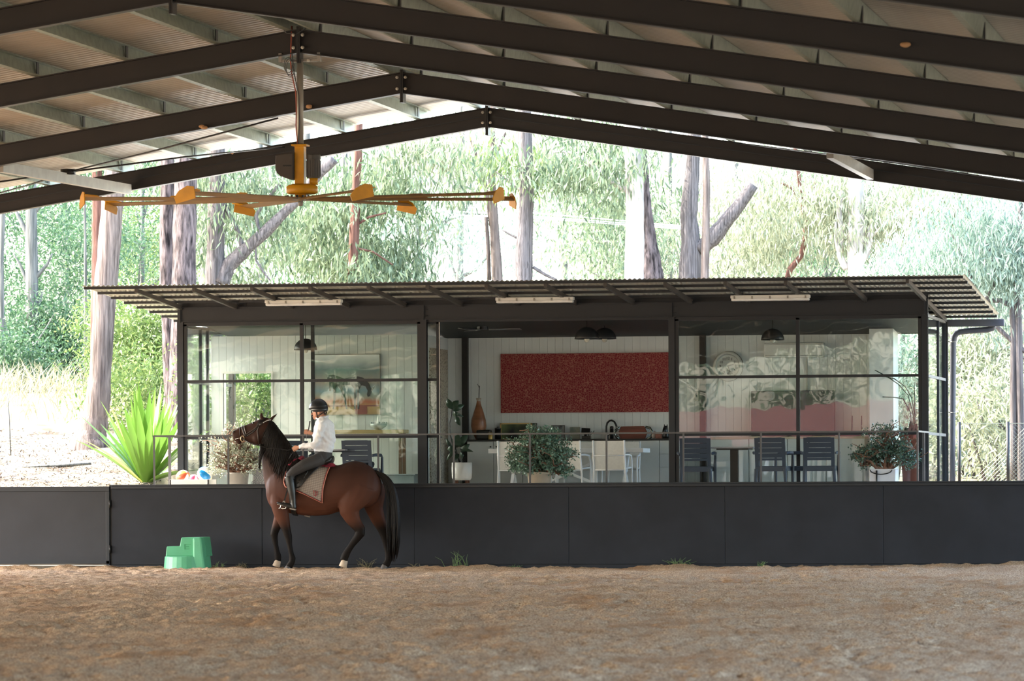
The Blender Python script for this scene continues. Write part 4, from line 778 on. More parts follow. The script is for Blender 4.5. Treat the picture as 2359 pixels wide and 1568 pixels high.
tree('eucalyptus_tree', 'grey fibrous trunk with a long limb reaching up behind the fan hub', 9, [(500,1000,50),(497,760,48),(495,650,46),(497,560,42),(499,470,40),(500,390,39)], [[(508,650,46),(525,612,38),(565,575,30),(610,535,27),(650,495,24),(690,455,22),(735,398,26),(768,365,28)], [(560,572,13),(548,535,12),(530,495,12),(515,468,11)], [(597,532,9),(590,498,9),(605,470,8),(645,425,8)], [(588,558,6),(590,600,5),(606,625,5),(622,645,4)]], B_grey, [(560,440,1,1.6,.9),(520,600,1.5,1.0,1.0),(580,480,1.5,1.2,1.0)], 0, 5200)
tree('eucalyptus_tree', 'thin pale trunk just left of the grey fibrous trunk', 13, [(468,900,15),(468,640,14),(470,500,14),(472,400,13)], [], B_white, [(455,420,0,1.2,1.0)], 0, 1400)
tree('eucalyptus_tree', 'pinkish straight trunk in a leafy crown right of the fan motor', 12, [(812,900,25),(812,645,25),(815,560,24),(820,450,22),(824,360,20)], [[(818,520,7),(850,500,6),(890,490,4)],[(815,570,6),(860,580,5),(905,610,3)]], B_red, [(860,560,1,1.4,1.4),(740,600,1.5,1.2,1.1),(850,420,1,1.6,1.2),(770,500,1.5,.9,1.4),(890,620,1,1.0,.7)], 0, 10500, .18, .019)
tree('eucalyptus_tree', 'slender dark trunk beside the pinkish straight trunk', 15, [(786,900,19),(787,645,18),(790,540,17),(792,440,15),(794,370,14)], [], B_drab, [(780,460,0,1.4,1.2),(720,560,1,1.2,1.2)], 1, 5200)
tree('eucalyptus_tree', 'slim pale trunk with a fork below the far roof ridge', 14, [(1150,900,24),(1146,645,26),(1140,540,21),(1134,440,19),(1131,370,17),(1134,300,14)], [[(1136,368,7),(1148,345,6),(1165,305,5)],[(1131,520,9),(1118,420,8),(1098,360,7),(1080,310,5)],[(1127,645,10),(1124,560,9),(1120,500,8)]], B_pale, [(1080,340,0,2.0,.9),(1000,380,1,1.0,.8)], 2, 4200)
tree('eucalyptus_tree', 'stout grey-brown fibrous trunk directly below the far roof ridge', 10, [(1206,900,42),(1207,645,40),(1206,600,42),(1210,520,37),(1213,460,35),(1212,380,34),(1209,300,32)], [[(1196,440,5),(1170,415,4),(1142,395,3)],[(1192,548,6),(1175,540,5),(1158,530,3)],[(1228,615,8),(1255,632,7),(1282,645,6)]], B_grey, [(1180,400,.5,.7,.6)], 3, 700)
tree('eucalyptus_tree', 'smooth white trunk standing right of the roof ridge', 10, [(1460,900,46),(1461,645,46),(1462,560,44),(1463,480,42),(1461,400,42),(1458,345,42)], [[(1445,440,14),(1420,425,13),(1390,405,11),(1355,375,9),(1310,350,6),(1275,350,4)]], B_white, [(1320,360,.5,2.3,.75),(1400,400,.5,1.2,.7)], 0, 5200)
tree('eucalyptus_tree', 'grey trunk with split burnt bark close right of the white trunk', 11, [(1505,900,60),(1502,640,58),(1498,590,45),(1492,520,30),(1485,440,24),(1482,380,22),(1478,340,20)], [], B_dark)
tree('eucalyptus_tree', 'furrowed grey trunk with a broken limb pointing up right', 11, [(1590,900,58),(1590,650,56),(1592,560,46),(1586,500,40),(1592,430,37),(1597,370,32)], [[(1610,575,34),(1640,550,40),(1672,510,34),(1705,470,29),(1735,425,26)]], B_grey)
tree('eucalyptus_tree', 'thin pale trunk crossing in front of the broken limb', 10, [(1622,900,19),(1624,640,19),(1626,540,18),(1628,440,17),(1626,370,16)], [], B_pale)
tree('eucalyptus_tree', 'twisted white and red-barked tree above the right part of the roof', 11, [(1970,900,38),(1972,640,38),(1970,590,38),(1972,530,40),(1972,500,38)], [[(1975,605,18),(1994,590,17),(2003,560,15),(2004,530,12),(2020,505,8)],[(1950,620,16),(1935,590,14),(1927,555,10),(1925,510,6)],[(1935,580,14),(1938,530,13),(1932,480,13),(1940,440,11)],[(1992,560,7),(2060,495,6),(2110,500,5),(2160,495,5),(2190,530,4)]], B_white, [(1990,470,.5,1.9,.75),(2010,500,.6,1.3,.7),(2090,470,1,1.6,.8)], 2, 11000, .16, .014)
tree('acacia_tree', 'slender forked reddish tree left of the twisted tree', 12, [(1806,900,16),(1812,645,12),(1820,620,15),(1845,590,12),(1856,540,11),(1854,500,11),(1848,470,10)], [[(1848,470,9),(1870,435,8),(1885,410,6)],[(1848,468,8),(1825,435,7),(1800,420,5)]], B_red, [(1760,470,.5,1.3,.9),(1790,560,.6,1.2,.7),(1870,450,.5,1.5,.6),(1700,600,.4,1.3,.35)], 2, 9000, .15, .013)
tree('gum_sapling', 'grey two-stemmed tree at the right edge beyond the downpipe', 5, [(2352,1110,20),(2350,900,18),(2346,740,17),(2342,640,15),(2344,560,13),(2348,520,12)], [[(2335,1105,16),(2334,900,15),(2335,760,14),(2330,700,13)],[(2330,705,11),(2305,692,11),(2278,692,10),(2262,700,7)],[(2268,696,8),(2288,660,8),(2288,600,7),(2275,560,5)],[(2288,745,11),(2320,775,11),(2362,810,10)],[(2262,690,10),(2240,650,9),(2225,610,7),(2190,530,5)]], B_grey, [(2290,560,.4,1.3,.8),(2200,600,.5,1.4,.6),(2330,640,.3,.8,.9),(2240,520,.6,1.5,.6)], 4, 12500, .15, .012, up=4)
# far layer of bush: each tree with its own trunk and crown
def far_tree(px, Y, w, crown, leaf, n, label, bark=B_drab, base=900, top=330, ln=.15, wd=.015, name='bush_tree'):
    n = int(n*(1.6 if px < 400 else 1.05)); droop = .3 if px < 400 else .75
    if px < 400: crown = [(a,b,c+3.5,d,e_) for a,b,c,d,e_ in crown]; ln, wd = .11, .014
    brs = []
    for (cx_, cy_, dy_, rx_, rz_) in crown:
        for q in range(2):
            y0 = cy_+random.uniform(20,90); ex, ey = cx_+random.uniform(-90,90), cy_-random.uniform(0,60); mx_b, my_b = (px+ex)/2+random.uniform(-20,20), (y0+ey)/2+random.uniform(-10,25)
            brs.append([(px,y0,w*.5),(mx_b,my_b,w*.38),(ex,ey,w*.22),(ex+(ex-mx_b)*.5,ey-random.uniform(10,50),w*.1)])
    tree(name, label, Y, [(px,base,w),(px+random.uniform(-4,4),600,w*.9),(px+random.uniform(-8,8),top,w*.75)], brs, bark, crown, leaf, n, ln, wd, droop, 'bush trees around the pavilion', 4, .3, 15)
far_tree(76, 20, 32, [(60,520,0,3.0,1.6),(110,640,2,2.6,1.5),(40,760,-2,2.4,1.5)], 1, 12000, 'dark trunk in deep green leaves at the far left')
far_tree(6, 18, 14, [(20,600,0,2.0,2.2),(30,800,1,2.0,1.6)], 1, 8000, 'thin trunk cut by the left edge among green leaves')
far_tree(150, 34, 16, [(150,560,0,3.2,2.2),(180,720,0,3.0,1.8),(100,470,0,3.0,1.6)], 1, 12000, 'green leafy bush tree between the left edge and the big pale trunk')
far_tree(330, 26, 12, [(330,520,0,2.6,2.0),(320,640,1,2.4,1.6),(350,430,0,2.0,1.5)], 3, 11000, 'bright green crown between the pale trunk and the dark twin trunks')
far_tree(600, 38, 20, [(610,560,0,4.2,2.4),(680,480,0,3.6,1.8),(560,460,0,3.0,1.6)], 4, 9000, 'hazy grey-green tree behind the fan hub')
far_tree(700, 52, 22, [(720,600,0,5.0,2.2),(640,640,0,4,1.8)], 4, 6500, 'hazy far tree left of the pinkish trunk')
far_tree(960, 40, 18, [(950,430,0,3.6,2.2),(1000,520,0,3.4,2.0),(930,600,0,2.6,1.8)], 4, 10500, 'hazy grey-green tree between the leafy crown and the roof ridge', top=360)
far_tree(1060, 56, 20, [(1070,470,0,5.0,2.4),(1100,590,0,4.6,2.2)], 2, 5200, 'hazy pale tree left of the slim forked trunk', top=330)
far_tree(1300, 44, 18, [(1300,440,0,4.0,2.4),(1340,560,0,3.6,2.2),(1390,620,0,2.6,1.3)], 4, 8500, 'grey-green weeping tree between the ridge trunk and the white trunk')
far_tree(1400, 26, 9, [(1400,540,0,1.9,1.8),(1380,480,0,1.8,1.2),(1420,600,0,1.4,1.3)], 0, 9500, 'drooping green foliage just left of the white trunk', base=700, top=430)
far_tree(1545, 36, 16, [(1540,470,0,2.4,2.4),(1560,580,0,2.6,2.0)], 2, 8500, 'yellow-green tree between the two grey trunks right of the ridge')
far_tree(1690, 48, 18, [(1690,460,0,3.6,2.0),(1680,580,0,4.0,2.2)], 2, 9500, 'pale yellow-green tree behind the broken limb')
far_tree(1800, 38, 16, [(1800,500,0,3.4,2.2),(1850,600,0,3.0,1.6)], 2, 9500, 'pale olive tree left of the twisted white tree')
far_tree(1900, 30, 14, [(1890,520,0,2.2,2.2),(1900,600,0,2.0,1.4)], 1, 6500, 'green drooping tree close left of the twisted white tree')
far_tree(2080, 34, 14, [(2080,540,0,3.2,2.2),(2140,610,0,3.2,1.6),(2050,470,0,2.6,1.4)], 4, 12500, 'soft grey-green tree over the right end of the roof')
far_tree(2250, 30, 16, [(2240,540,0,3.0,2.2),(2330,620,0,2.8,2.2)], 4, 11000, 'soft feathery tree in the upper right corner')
for (px, py, Y, n, lf, lab) in [(2270,850,9,9500,2,'pale yellow-green shrub right of the downpipe'), (2300,1000,7,7000,2,'leafy shrub low behind the wire fence at right'), (2090,900,9,6500,4,'silvery shrub seen through the right end glass'), (2230,960,11,6000,4,'grey-green shrub between downpipe and fence')]:
    c = at(px, py, Y); g = float(terr(c.x, Y)); e = empty('shrub', (c.x, Y, g), lab, 'shrub', 'shrubs beside the pavilion'); b = MB()
    for k in range(5): b.tube([(c.x+random.uniform(-.2,.2), Y, g-.1), (c.x+random.uniform(-.7,.7), Y+random.uniform(-.3,.3), c.z), (c.x+random.uniform(-1.2,1.2), Y, c.z+.8)], [.03,.02,.008], 6)
    b.build('stem', B_grey, e, True); V, F = clumps([(c.x,Y,c.z),(c.x+.3,Y+.3,c.z-.6),(c.x-.2,Y,c.z+.5)], int(n*.75), [(1.0,.8,.8)]*3, .15, .016, .55, csize=.25); link('foliage', npmesh('foliage', V, F), M_l[lf], e)['kind'] = 'stuff'
for (px, py, Y, n, lf, lab) in [(330,800,12,8000,3,'sunlit green shrub right of the big pale trunk'), (120,800,20,8000,1,'green undergrowth behind the grass at far left'), (20,850,16,5000,1,'leafy undergrowth cut by the left edge'), (350,930,9,4500,3,'low bright shrub behind the sword-leaved plant'), (590,900,5.2,5000,3,'bright shrub seen through the inner window opening')]:
    c = at(px, py, Y); g = float(terr(c.x, Y)); e = empty('shrub', (c.x, Y, g), lab, 'shrub', 'shrubs on the bush hillside'); b = MB()
    for k in range(4): b.tube([(c.x+random.uniform(-.2,.2), Y, g-.1), (c.x+random.uniform(-.6,.6), Y, c.z)], [.03,.01], 6)
    b.build('stem', B_drab, e, True); V, F = clumps([(c.x,Y,c.z),(c.x+.5,Y+.5,c.z-.5),(c.x-.4,Y,c.z+.3)], int(n*1.7), [(1.1,.8,.8)]*3, .1, .016, .3, csize=.2); link('foliage', npmesh('foliage', V, F), M_l[lf], e)['kind'] = 'stuff'
# grass fringe on the rise, leaf litter, fallen branch
n = 9000; gx = RNG.uniform(-16, .5, n); gy = RNG.uniform(9.5, 15, n); cl = vnoise(gx, gy, .8, 21); keep = cl > .42; gx, gy = gx[keep], gy[keep]; n = len(gx); gz = terr(gx, gy)
D = RNG.normal(size=(n,3))*.35; D[:,2] = 1; D *= (RNG.uniform(.35, 1.0, (n,1))); W = np.stack([np.full(n,.008), RNG.normal(size=n)*.004, np.zeros(n)], 1)
V, F = leaves(np.stack([gx,gy,gz],1), D, W, .5); g_ = link('dry_grass', npmesh('dry_grass', V, F), leafmat('dry grass leaf', '#7c7858', '#aca787', .35)); tag(g_, 'tall pale dry grass along the top of the rise at left', 'grass', kind='stuff')
n = 48000; gx = RNG.uniform(-9, .2, n); gy = -2.1+RNG.random(n)**1.8*11; gz = terr(gx, gy)+.012; D = RNG.normal(size=(n,3)); D[:,2] *= .25; D /= np.linalg.norm(D,axis=1)[:,None]; D *= RNG.uniform(.03,.12,(n,1)); W = np.cross(D, [0,0,1.0])*.14
V, F = leaves(np.stack([gx,gy,gz],1), D, W, 0); l_ = link('leaf_litter', npmesh('leaf_litter', V, F), leafmat('litter', '#1f1b18', '#7d7264', .05)); tag(l_, 'scattered dead leaves and bark on the pale slope at left', 'leaf litter', kind='stuff')
b = MB(); q = [at(50,1030,3.2), at(100,1036,3.3), at(150,1044,3.4), at(210,1047,3.6)]
for p in q: p.z = float(terr(p.x,p.y))+.03
b.tube(q, [.012,.02,.03,.02], 8); tag(b.build('fallen_branch', B_drab, None, True), 'thin fallen branch lying on the pale slope at left', 'branch')
st = at(25, 960, 5); b = MB().tube([(st.x,5,float(terr(st.x,5))-.1),(st.x-.03,5,st.z),(st.x-.06,5,at(16,905,5).z)], [.012,.01,.005], 6); tag(b.build('sapling_stake', B_drab, None, True), 'thin bare sapling stem near the left edge', 'sapling')
# sword-leaved plant
ag = at(336, 1118, 1.2); g = float(terr(ag.x, 1.2)); ap = empty('sword_leaf_plant', (ag.x, 1.2, g), 'large rosette of bright green sword-shaped leaves left of the pavilion', 'plant'); M_ag = leafmat('sword leaf', '#3f6f2c', '#7fa848', .28, .2); Mag2 = leafmat('sword leaf yellow', '#c3c04a', '#dfe08a', .35, .35)
for k in range(84):
    a = 2*math.pi*(k*.381966) ; el = math.radians(20+66*((k%13)/12.0)**.7); L = random.uniform(1.0,1.5)*(.85+.35*math.sin(el)); w = random.uniform(.065,.1); d = Vector((math.cos(a)*math.cos(el), math.sin(a)*math.cos(el), math.sin(el))); sd = Vector((-math.sin(a), math.cos(a), 0)); nrm = d.cross(sd); base = Vector((ag.x, 1.2, g+.02))+Vector((math.cos(a),math.sin(a),0))*.08
    if math.sin(a) < -.75 and el < math.radians(48): continue
    vs = []
    for i in range(7):
        t = i/6; c = base+d*(L*t)+Vector((0,0,-.16*L*t*t*math.cos(el)))
        hw = w*(.5+1.4*t if t < .35 else .99*(1-((t-.35)/.65)**1.7)+.01); f = .3*hw
        vs += [c-sd*hw+nrm*f, c, c+sd*hw+nrm*f]
    fs = [(3*i+j, 3*i+j+1, 3*i+j+4, 3*i+j+3) for i in range(6) for j in range(2)]
    MB().add(vs, fs).build('leaf', Mag2 if k % 17 == 3 else M_ag, ap, True)
# ------------------------------------------------------------------ potted jade plants
B_jade = mat('jade stem', '#7d5a48', .8, 0, .25, 12, .4, 30)
def jade(name, label, px, Y, pot_w, pot_top, pot_h, crown, n, lm, potm, square=False, stems=9, lsz=.035):
    base = at(px, 1100, Y).x; e = empty(name, (base, Y, DZ), label, 'potted plant', 'potted jade plants on the deck'); zt = at(px, pot_top, Y).z; hw = pot_w/2/ppm(px, Y)
    if square: MB().add([(base-hw*.92,Y-hw*.92,DZ),(base+hw*.92,Y-hw*.92,DZ),(base+hw*.92,Y+hw*.92,DZ),(base-hw*.92,Y+hw*.92,DZ),(base-hw,Y-hw,zt),(base+hw,Y-hw,zt),(base+hw,Y+hw,zt),(base-hw,Y+hw,zt)], [(0,3,2,1),(0,1,5,4),(1,2,6,5),(2,3,7,6),(3,0,4,7),(4,5,6,7)]).build('pot', potm, e, bevel=.01)
    else: MB().lathe([(0,DZ),(hw*.78,DZ),(hw*.97,zt-.03),(hw,zt-.03),(hw,zt),(hw*.9,zt),(hw*.88,zt-.04),(0,zt-.04)], (base,Y,0), 32, cap=False).build('pot', potm, e, True)
    C = [at(x, y, Y+dy) for x,y,dy,r,rz in crown]; b = MB(); rng = random.Random(px); tips = []
    for k in range(stems):
        c = C[k % len(C)]; r = crown[k % len(C)][3]
        p0 = Vector((base+rng.uniform(-.1,.1), Y+rng.uniform(-.1,.1), zt-.03)); p2 = c+Vector((rng.uniform(-r,r)*.6, rng.uniform(-r,r)*.6, rng.uniform(-.1,.1))); p1 = p0.lerp(p2,.5)+Vector((rng.uniform(-.06,.06), rng.uniform(-.06,.06), .06))
        b.tube([p0,p1,p2], [.028,.02,.012], 7)
        for j in range(9):
            t = rng.uniform(.35,1); q0 = p1.lerp(p2, t); q1 = q0+Vector((rng.gauss(0,.1), rng.gauss(0,.1), rng.uniform(.02,.14))); q2 = q1+Vector((rng.gauss(0,.1), rng.gauss(0,.1), rng.uniform(-.02,.12))); b.tube([q0,q1,q2], [.01,.007,.004], 5); tips += [tuple(q1),tuple(q2),tuple(q1.lerp(q2,.5))]
    b.build('branches', B_jade, e, True)
    Sp = [(r,r,rz) for x,y,dy,r,rz in crown]; rg = np.random.default_rng(px)
    V1, F1 = clumps([tuple(c) for c in C], int(n*.6), Sp, lsz, lsz*.36, -.35, rg, 14, .04); V2, F2 = clumps(tips, int(n*.4), [(.05,.05,.05)]*len(tips), lsz, lsz*.36, -.35, rg, 10, .025)
    link('leaves', npmesh('leaves', np.concatenate([V1,V2]), np.concatenate([F1,F2+len(V1)])), lm, e)['kind'] = 'stuff'
    return e
L_jade = leafmat('jade leaf', '#4c6b58', '#7b9683', .12, .3); L_jade2 = leafmat('jade leaf silver', '#8d947c', '#c9cbb4', .15, .3); L_jade3 = leafmat('jade leaf dark', '#3b5348', '#66806c', .12, .3)
M_pot1 = mat('pale clay pot', '#b9ab98', .8, 0, .12, 6, .1, 20); M_pot2 = mat('grey pot', '#a39d94', .75, 0, .1, 5); M_pot3 = mat('white box pot', '#c9c9cd', .6, 0, .05)
jade('potted_jade', 'bushy grey-green jade plant in a pale round pot before the open bay', 1243, -1.15, 58, 1087, 0, [(1205,1050,0,.24,.2),(1240,1020,0,.28,.2),(1280,1045,0,.25,.2),(1185,1072,0,.12,.12),(1295,1080,0,.12,.12),(1262,1000,0,.2,.1),(1222,1070,-.1,.25,.15),(1270,1070,-.1,.2,.15)], 9500, L_jade, M_pot1, stems=18, lsz=.04)
jade('potted_jade', 'sunlit silvery jade plant in a grey pot below the muzzle of the horse', 548, -1.15, 52, 1088, 0, [(520,1040,0,.26,.2),(555,1030,0,.25,.22),(590,1060,0,.2,.14),(500,1075,0,.18,.2),(575,1082,-.1,.2,.08),(530,1008,0,.12,.06)], 4000, L_jade2, M_pot2, stems=13)
e = jade('potted_jade', 'dark jade plant in a white square pot at the right end of the deck', 2036, -.95, 62, 1080, 0, [(2010,1050,0,.26,.18),(2040,1030,0,.26,.18),(2075,1045,0,.24,.18),(2040,985,0,.16,.06),(1990,1070,0,.1,.08),(2095,1065,0,.1,.1)], 6500, L_jade3, M_pot3, True, 14)
hx = at(2036,1080,-.95); MB().tube([hx+Vector((.17*math.cos(t)-.02, -.225, -.07*math.sin(t)-.01)) for t in [math.pi*k/12 for k in range(13)]], .008, 6).bx(hx.x-.1, hx.x-.075, -1.18, -1.165, DZ, hx.z-.02).build('handle', M_black, e, True)
# fig in white pot on a stool, terracotta pot plant on the right
fx = at(1064,1090,.7).x; e = empty('potted_fig', (fx,.7,DZ), 'fiddle-leaf fig in a white pot on a wooden stand by the open door', 'potted plant'); pw = 23.5/ppm(1064,.7); zt = at(1064,1065,.7).z; z0 = at(1064,1106,.7).z
MB().lathe([(0,z0),(pw*.8,z0),(pw*.97,z0+.04),(pw,z0+.12),(pw,zt),(pw*.93,zt),(pw*.93,zt-.03),(0,zt-.03)], (fx,.7,0), 32, cap=False).build('pot', M_white, e, True)
for s in (-1,1):
    for q in (-1,1): MB().bar((fx+s*.1,.7+q*.1,DZ),(fx+s*.09,.7+q*.09,z0+.0), .03, .03, (0,1,0)).build('stand_leg', mat('stand wood','#6b4230',.5), e)
MB().tube([at(1060,1064,.7),at(1046,1035,.7),at(1037,1000,.7),at(1036,975,.7),at(1040,955,.7),at(1042,940,.7)], [.012,.011,.01,.009,.008,.007], 8).tube([at(1058,1064,.7),at(1052,1040,.7),at(1046,1020,.7)], [.01,.009,.006], 6).tube([at(1066,1064,.7),at(1063,1040,.7),at(1058,1020,.7)], [.01,.009,.006], 6).build('stem', M_dark, e, True)
M_fig = leafmat('fig leaf', '#22332a', '#3a5240', .1, .3)
for (bx_, by_, tx, ty_, w, dy) in [(1042,942,1030,918,8,-.05),(1042,940,1056,922,8,-.03),(1043,945,1069,932,7,.05),(1044,948,1068,960,3,.03),(1042,955,1057,952,6,-.08),(1050,958,1060,980,6,-.05),(1040,1030,1027,1010,4,.0),(1050,1030,1056,1000,11,-.06),(1055,1028,1078,1000,8,.05),(1050,1032,1030,1035,7,.02),(1058,1030,1090,1040,4,-.04),(1048,1035,1028,1062,4,.03),(1060,1050,1068,1078-30,7,-.1),(1056,1045,1046,1060,6,-.1),(1062,1040,1082,1022,6,-.05)]:
    p, q = at(bx_,by_,.7), at(tx,ty_,.7+dy); d = q-p; L = d.length; sd = d.cross(Vector((.15,1,.1))).normalized(); w = w/ppm(1050,.7); vs = []
    for i in range(6): t = i/5; hw = w*(.25+.9*math.sin(math.pi*(t**.8))*.9)*(1 if t < 1 else .2); c = p+d*t+Vector((0,-.05*math.sin(math.pi*t),0)); vs += [c-sd*hw+Vector((0,.02,0)), c, c+sd*hw+Vector((0,.02,0))]
    MB().add(vs, [(3*i+j,3*i+j+1,3*i+j+4,3*i+j+3) for i in range(5) for j in range(2)]).build('leaf', M_fig, e, True)
tx = at(2098,1080,1.3).x; e = empty('potted_orchid', (tx,1.3,DZ), 'tall plant with bare arching stems in a terracotta pot behind the right glass', 'potted plant')
MB().lathe([(0,DZ),(.12,DZ),(.17,DZ+.95),(.18,DZ+.95),(.18,DZ+1.0),(0,DZ+1.0)], (tx,1.3,0), 24, cap=False).build('pot', mat('terracotta','#8c4a38',.7), e, True)
for pts in [[(2105,1010),(2108,960),(2100,915),(2085,890),(2060,872),(2035,866),(2000,866)],[(2103,1010),(2104,955),(2092,910),(2070,885),(2045,868),(2015,852)],[(2107,1010),(2108,950),(2106,880)],[(2101,1010),(2098,950),(2080,918),(2060,915),(2033,914)]]: MB().tube([at(x,y,1.3) for x,y in pts], .008, 6).build('stem', M_dark, e, True)
for (bx_,by_,tx_,ty_,w) in [(2100,1005,2085,985,14),(2100,1005,2112,975,12),(2098,1008,2082,1004,12),(2102,1005,2098,968,10)]:
    p, q = at(bx_,by_,1.25), at(tx_,ty_,1.2); d = q-p; sd = d.cross(Vector((0,1,0))).normalized(); w = w/145/1.5; vs = []
    for i in range(5): t = i/4; hw = w*(.2+.8*math.sin(math.pi*t)); c = p+d*t; vs += [c-sd*hw, c+Vector((0,-.02,0)), c+sd*hw]
    MB().add(vs, [(3*i+j,3*i+j+1,3*i+j+4,3*i+j+3) for i in range(4) for j in range(2)]).build('leaf', M_fig, e, True)
# toys and box at the left end of the deck
M_bb = []
bx0, bx1 = at(400,1105,-1.0), at(490,1105,-1.0); e = empty('toy_box', ((bx0.x+bx1.x)/2,-1.0,DZ), 'white storage box holding the beach balls at the left end of the deck', 'box'); zt = at(440,1104,-1.0).z
MB().bx(bx0.x,bx1.x,-1.25,-1.225,DZ,zt).bx(bx0.x,bx1.x,-.775,-.75,DZ,zt).bx(bx0.x,bx0.x+.025,-1.25,-.75,DZ,zt).bx(bx1.x-.025,bx1.x,-1.25,-.75,DZ,zt).bx(bx0.x,bx1.x,-1.25,-.75,DZ,DZ+.02).build('body', M_white, e, bevel=.004); MB().bx(bx1.x-.17,bx1.x-.1,-1.26,-1.248,DZ+.06,DZ+.1).build('handle_slot', M_galv2, e)
def beach_ball(px, py, r, Y, cols, lab, tilt):
    c = at(px, py, Y); e = empty('beach_ball', c-Vector((0,0,r)), lab, 'ball', 'beach balls in the white box'); R = Matrix.Rotation(tilt,3,'Y') @ Matrix.Rotation(.5,3,'X')
    for k in range(6):
        vs = [c+R@Vector((r*math.sin(math.pi*i/10)*math.cos(2*math.pi*(k+j/4)/6), r*math.sin(math.pi*i/10)*math.sin(2*math.pi*(k+j/4)/6), r*math.cos(math.pi*i/10))) for i in range(11) for j in range(5)]
        MB().add(vs, [(5*i+j,5*i+j+1,5*i+j+6,5*i+j+5) for i in range(10) for j in range(4)]).build('gore', mat('ball '+cols[k%len(cols)], cols[k%len(cols)], .25, 0, .02), e, True)
beach_ball(422,1099,.118,-1.02,['#e8b15e','#df6a4c','#f2f0ea'],'orange, red and white beach ball, left one in the white box',.9); beach_ball(471,1091,.118,-.98,['#0f7fc0','#f2f4f4'],'blue and white beach ball, right one in the white box',-.8); beach_ball(446,1102,.07,-1.06,['#e0567a','#f3eeee'],'small pink and white beach ball between the two larger ones',.5)
# hexagon patterned stool
sx0, sx1 = at(587,1100,-.9), at(628,1100,-.9); zt = at(600,1080,-.9).z; e = empty('tiled_stool', ((sx0.x+sx1.x)/2,-.9,DZ), 'stool with grey and white hexagon pattern behind the neck of the horse', 'stool')
MB().bx(sx0.x,sx1.x,-1.05,-.75,DZ,zt).build('body', mat('stool white','#d9d8d6',.6), e, bevel=.01); M_hex = mat('hexagon grey','#8a8a8e',.6); R_=.065
for r_ in range(5):
    for c_ in range(4):
        hx_ = sx0.x+.03+c_*.1+(.05 if r_%2 else 0); hz = DZ+.04+r_*.086
        if hx_+.05 < sx1.x and hz+.05 < zt:
            for rad in (.052,.028):
                o_ = [(hx_+rad*math.cos(math.pi/6+k*math.pi/3), hz+rad*math.sin(math.pi/6+k*math.pi/3)) for k in range(6)]; i_ = [(hx_+(rad-.012)*math.cos(math.pi/6+k*math.pi/3), hz+(rad-.012)*math.sin(math.pi/6+k*math.pi/3)) for k in range(6)]
                MB().add([(x,-1.054,z) for x,z in o_]+[(x,-1.054,z) for x,z in i_], [(k,(k+1)%6,6+(k+1)%6,6+k) for k in range(6)]).build('hexagon_tile', M_hex, e)
# wire fence at right, power lines, weeds at the kickboard
fe = empty('wire_fence', (13.6, 4.5, 1.2), 'chain-link fence with black posts among the shrubs at far right', 'fence'); zt = at(2322,975,4.5).z
for px in (2210, 2322, 2434): x = at(px,1050,4.5).x; MB().tube([(x,4.5,.9),(x,4.5,zt+.03)], .028, 8).build('post', M_dark, fe, True)
b = MB(); xa, xb = at(2205,1050,4.5).x, at(2440,1050,4.5).x
for k in range(26): x = xa+(xb-xa)*k/25; h = zt-1.05; b.tube([(x,4.5,1.05),(min(x+h,xb),4.5,1.05+min(h,xb-x))], .0022, 4).tube([(x,4.5,zt),(min(x+h,xb),4.5,zt-min(h,xb-x))], .0022, 4)
b.tube([(xa,4.5,zt),(xb,4.5,zt)], .006, 5).build('wire_mesh', M_galv, fe)
for k, (y0, y1, y2) in enumerate([(405,480,505),(418,488,508),(430,492,512)]):
    w = MB().tube([at(560,y0,18), at(940,y0+62,19), at(1200,y1+8,20), at(1600,y2+18,21), at(2000,y2+45,22), at(2500,y2+60,23)], .012, 5); tag(w.build('power_line', mat('pale cable','#d6d6d2',.4), None, True), ['topmost','middle','lowest'][k]+' of three pale power lines strung among the trees', 'cable', 'power lines among the trees')
for (px, n, h, lab) in [(1052,16,.28,'tall wispy weed at the foot of the kickboards behind the tail'), (1565,26,.18,'green weed tuft at the foot of the kickboards below the navy chairs'), (960,10,.08,'small reddish weed at the foot of the kickboards'), (1190,10,.07,'low weed at the foot of the kickboards below the jade plant'), (1755,14,.11,'weed tuft at the foot of the kickboards toward the right'), (845,18,.16,'dry grass at the foot of the kickboards between the hind legs'), (560,14,.12,'dry grass tuft at the foot of the kickboards left of the horse'), (505,10,.12,'short grass beside the green mounting block'), (2290,8,.05,'tiny weed at the foot of the kickboards at far right')]:
    x = at(px,1308,-3.0).x; b = MB()
    for k in range(n): dx = random.gauss(0,h*.6); hh = h*random.uniform(.4,1); x0 = x+random.gauss(0,h*.35); b.tube([(x0,-3.0,0),(x0+dx*.4,-3.0+random.uniform(-.03,.03),hh*.7),(x0+dx,-3.0,hh)], [.004,.003,.0015], 4)
    tag(b.build('weed', leafmat('weed '+str(px), '#6f6a4a' if 'dry' in lab or 'red' in lab else '#5b7c4a', '#a59a78' if 'dry' in lab or 'red' in lab else '#8aa36a', .3)), lab, 'weed', 'weeds along the kickboards')
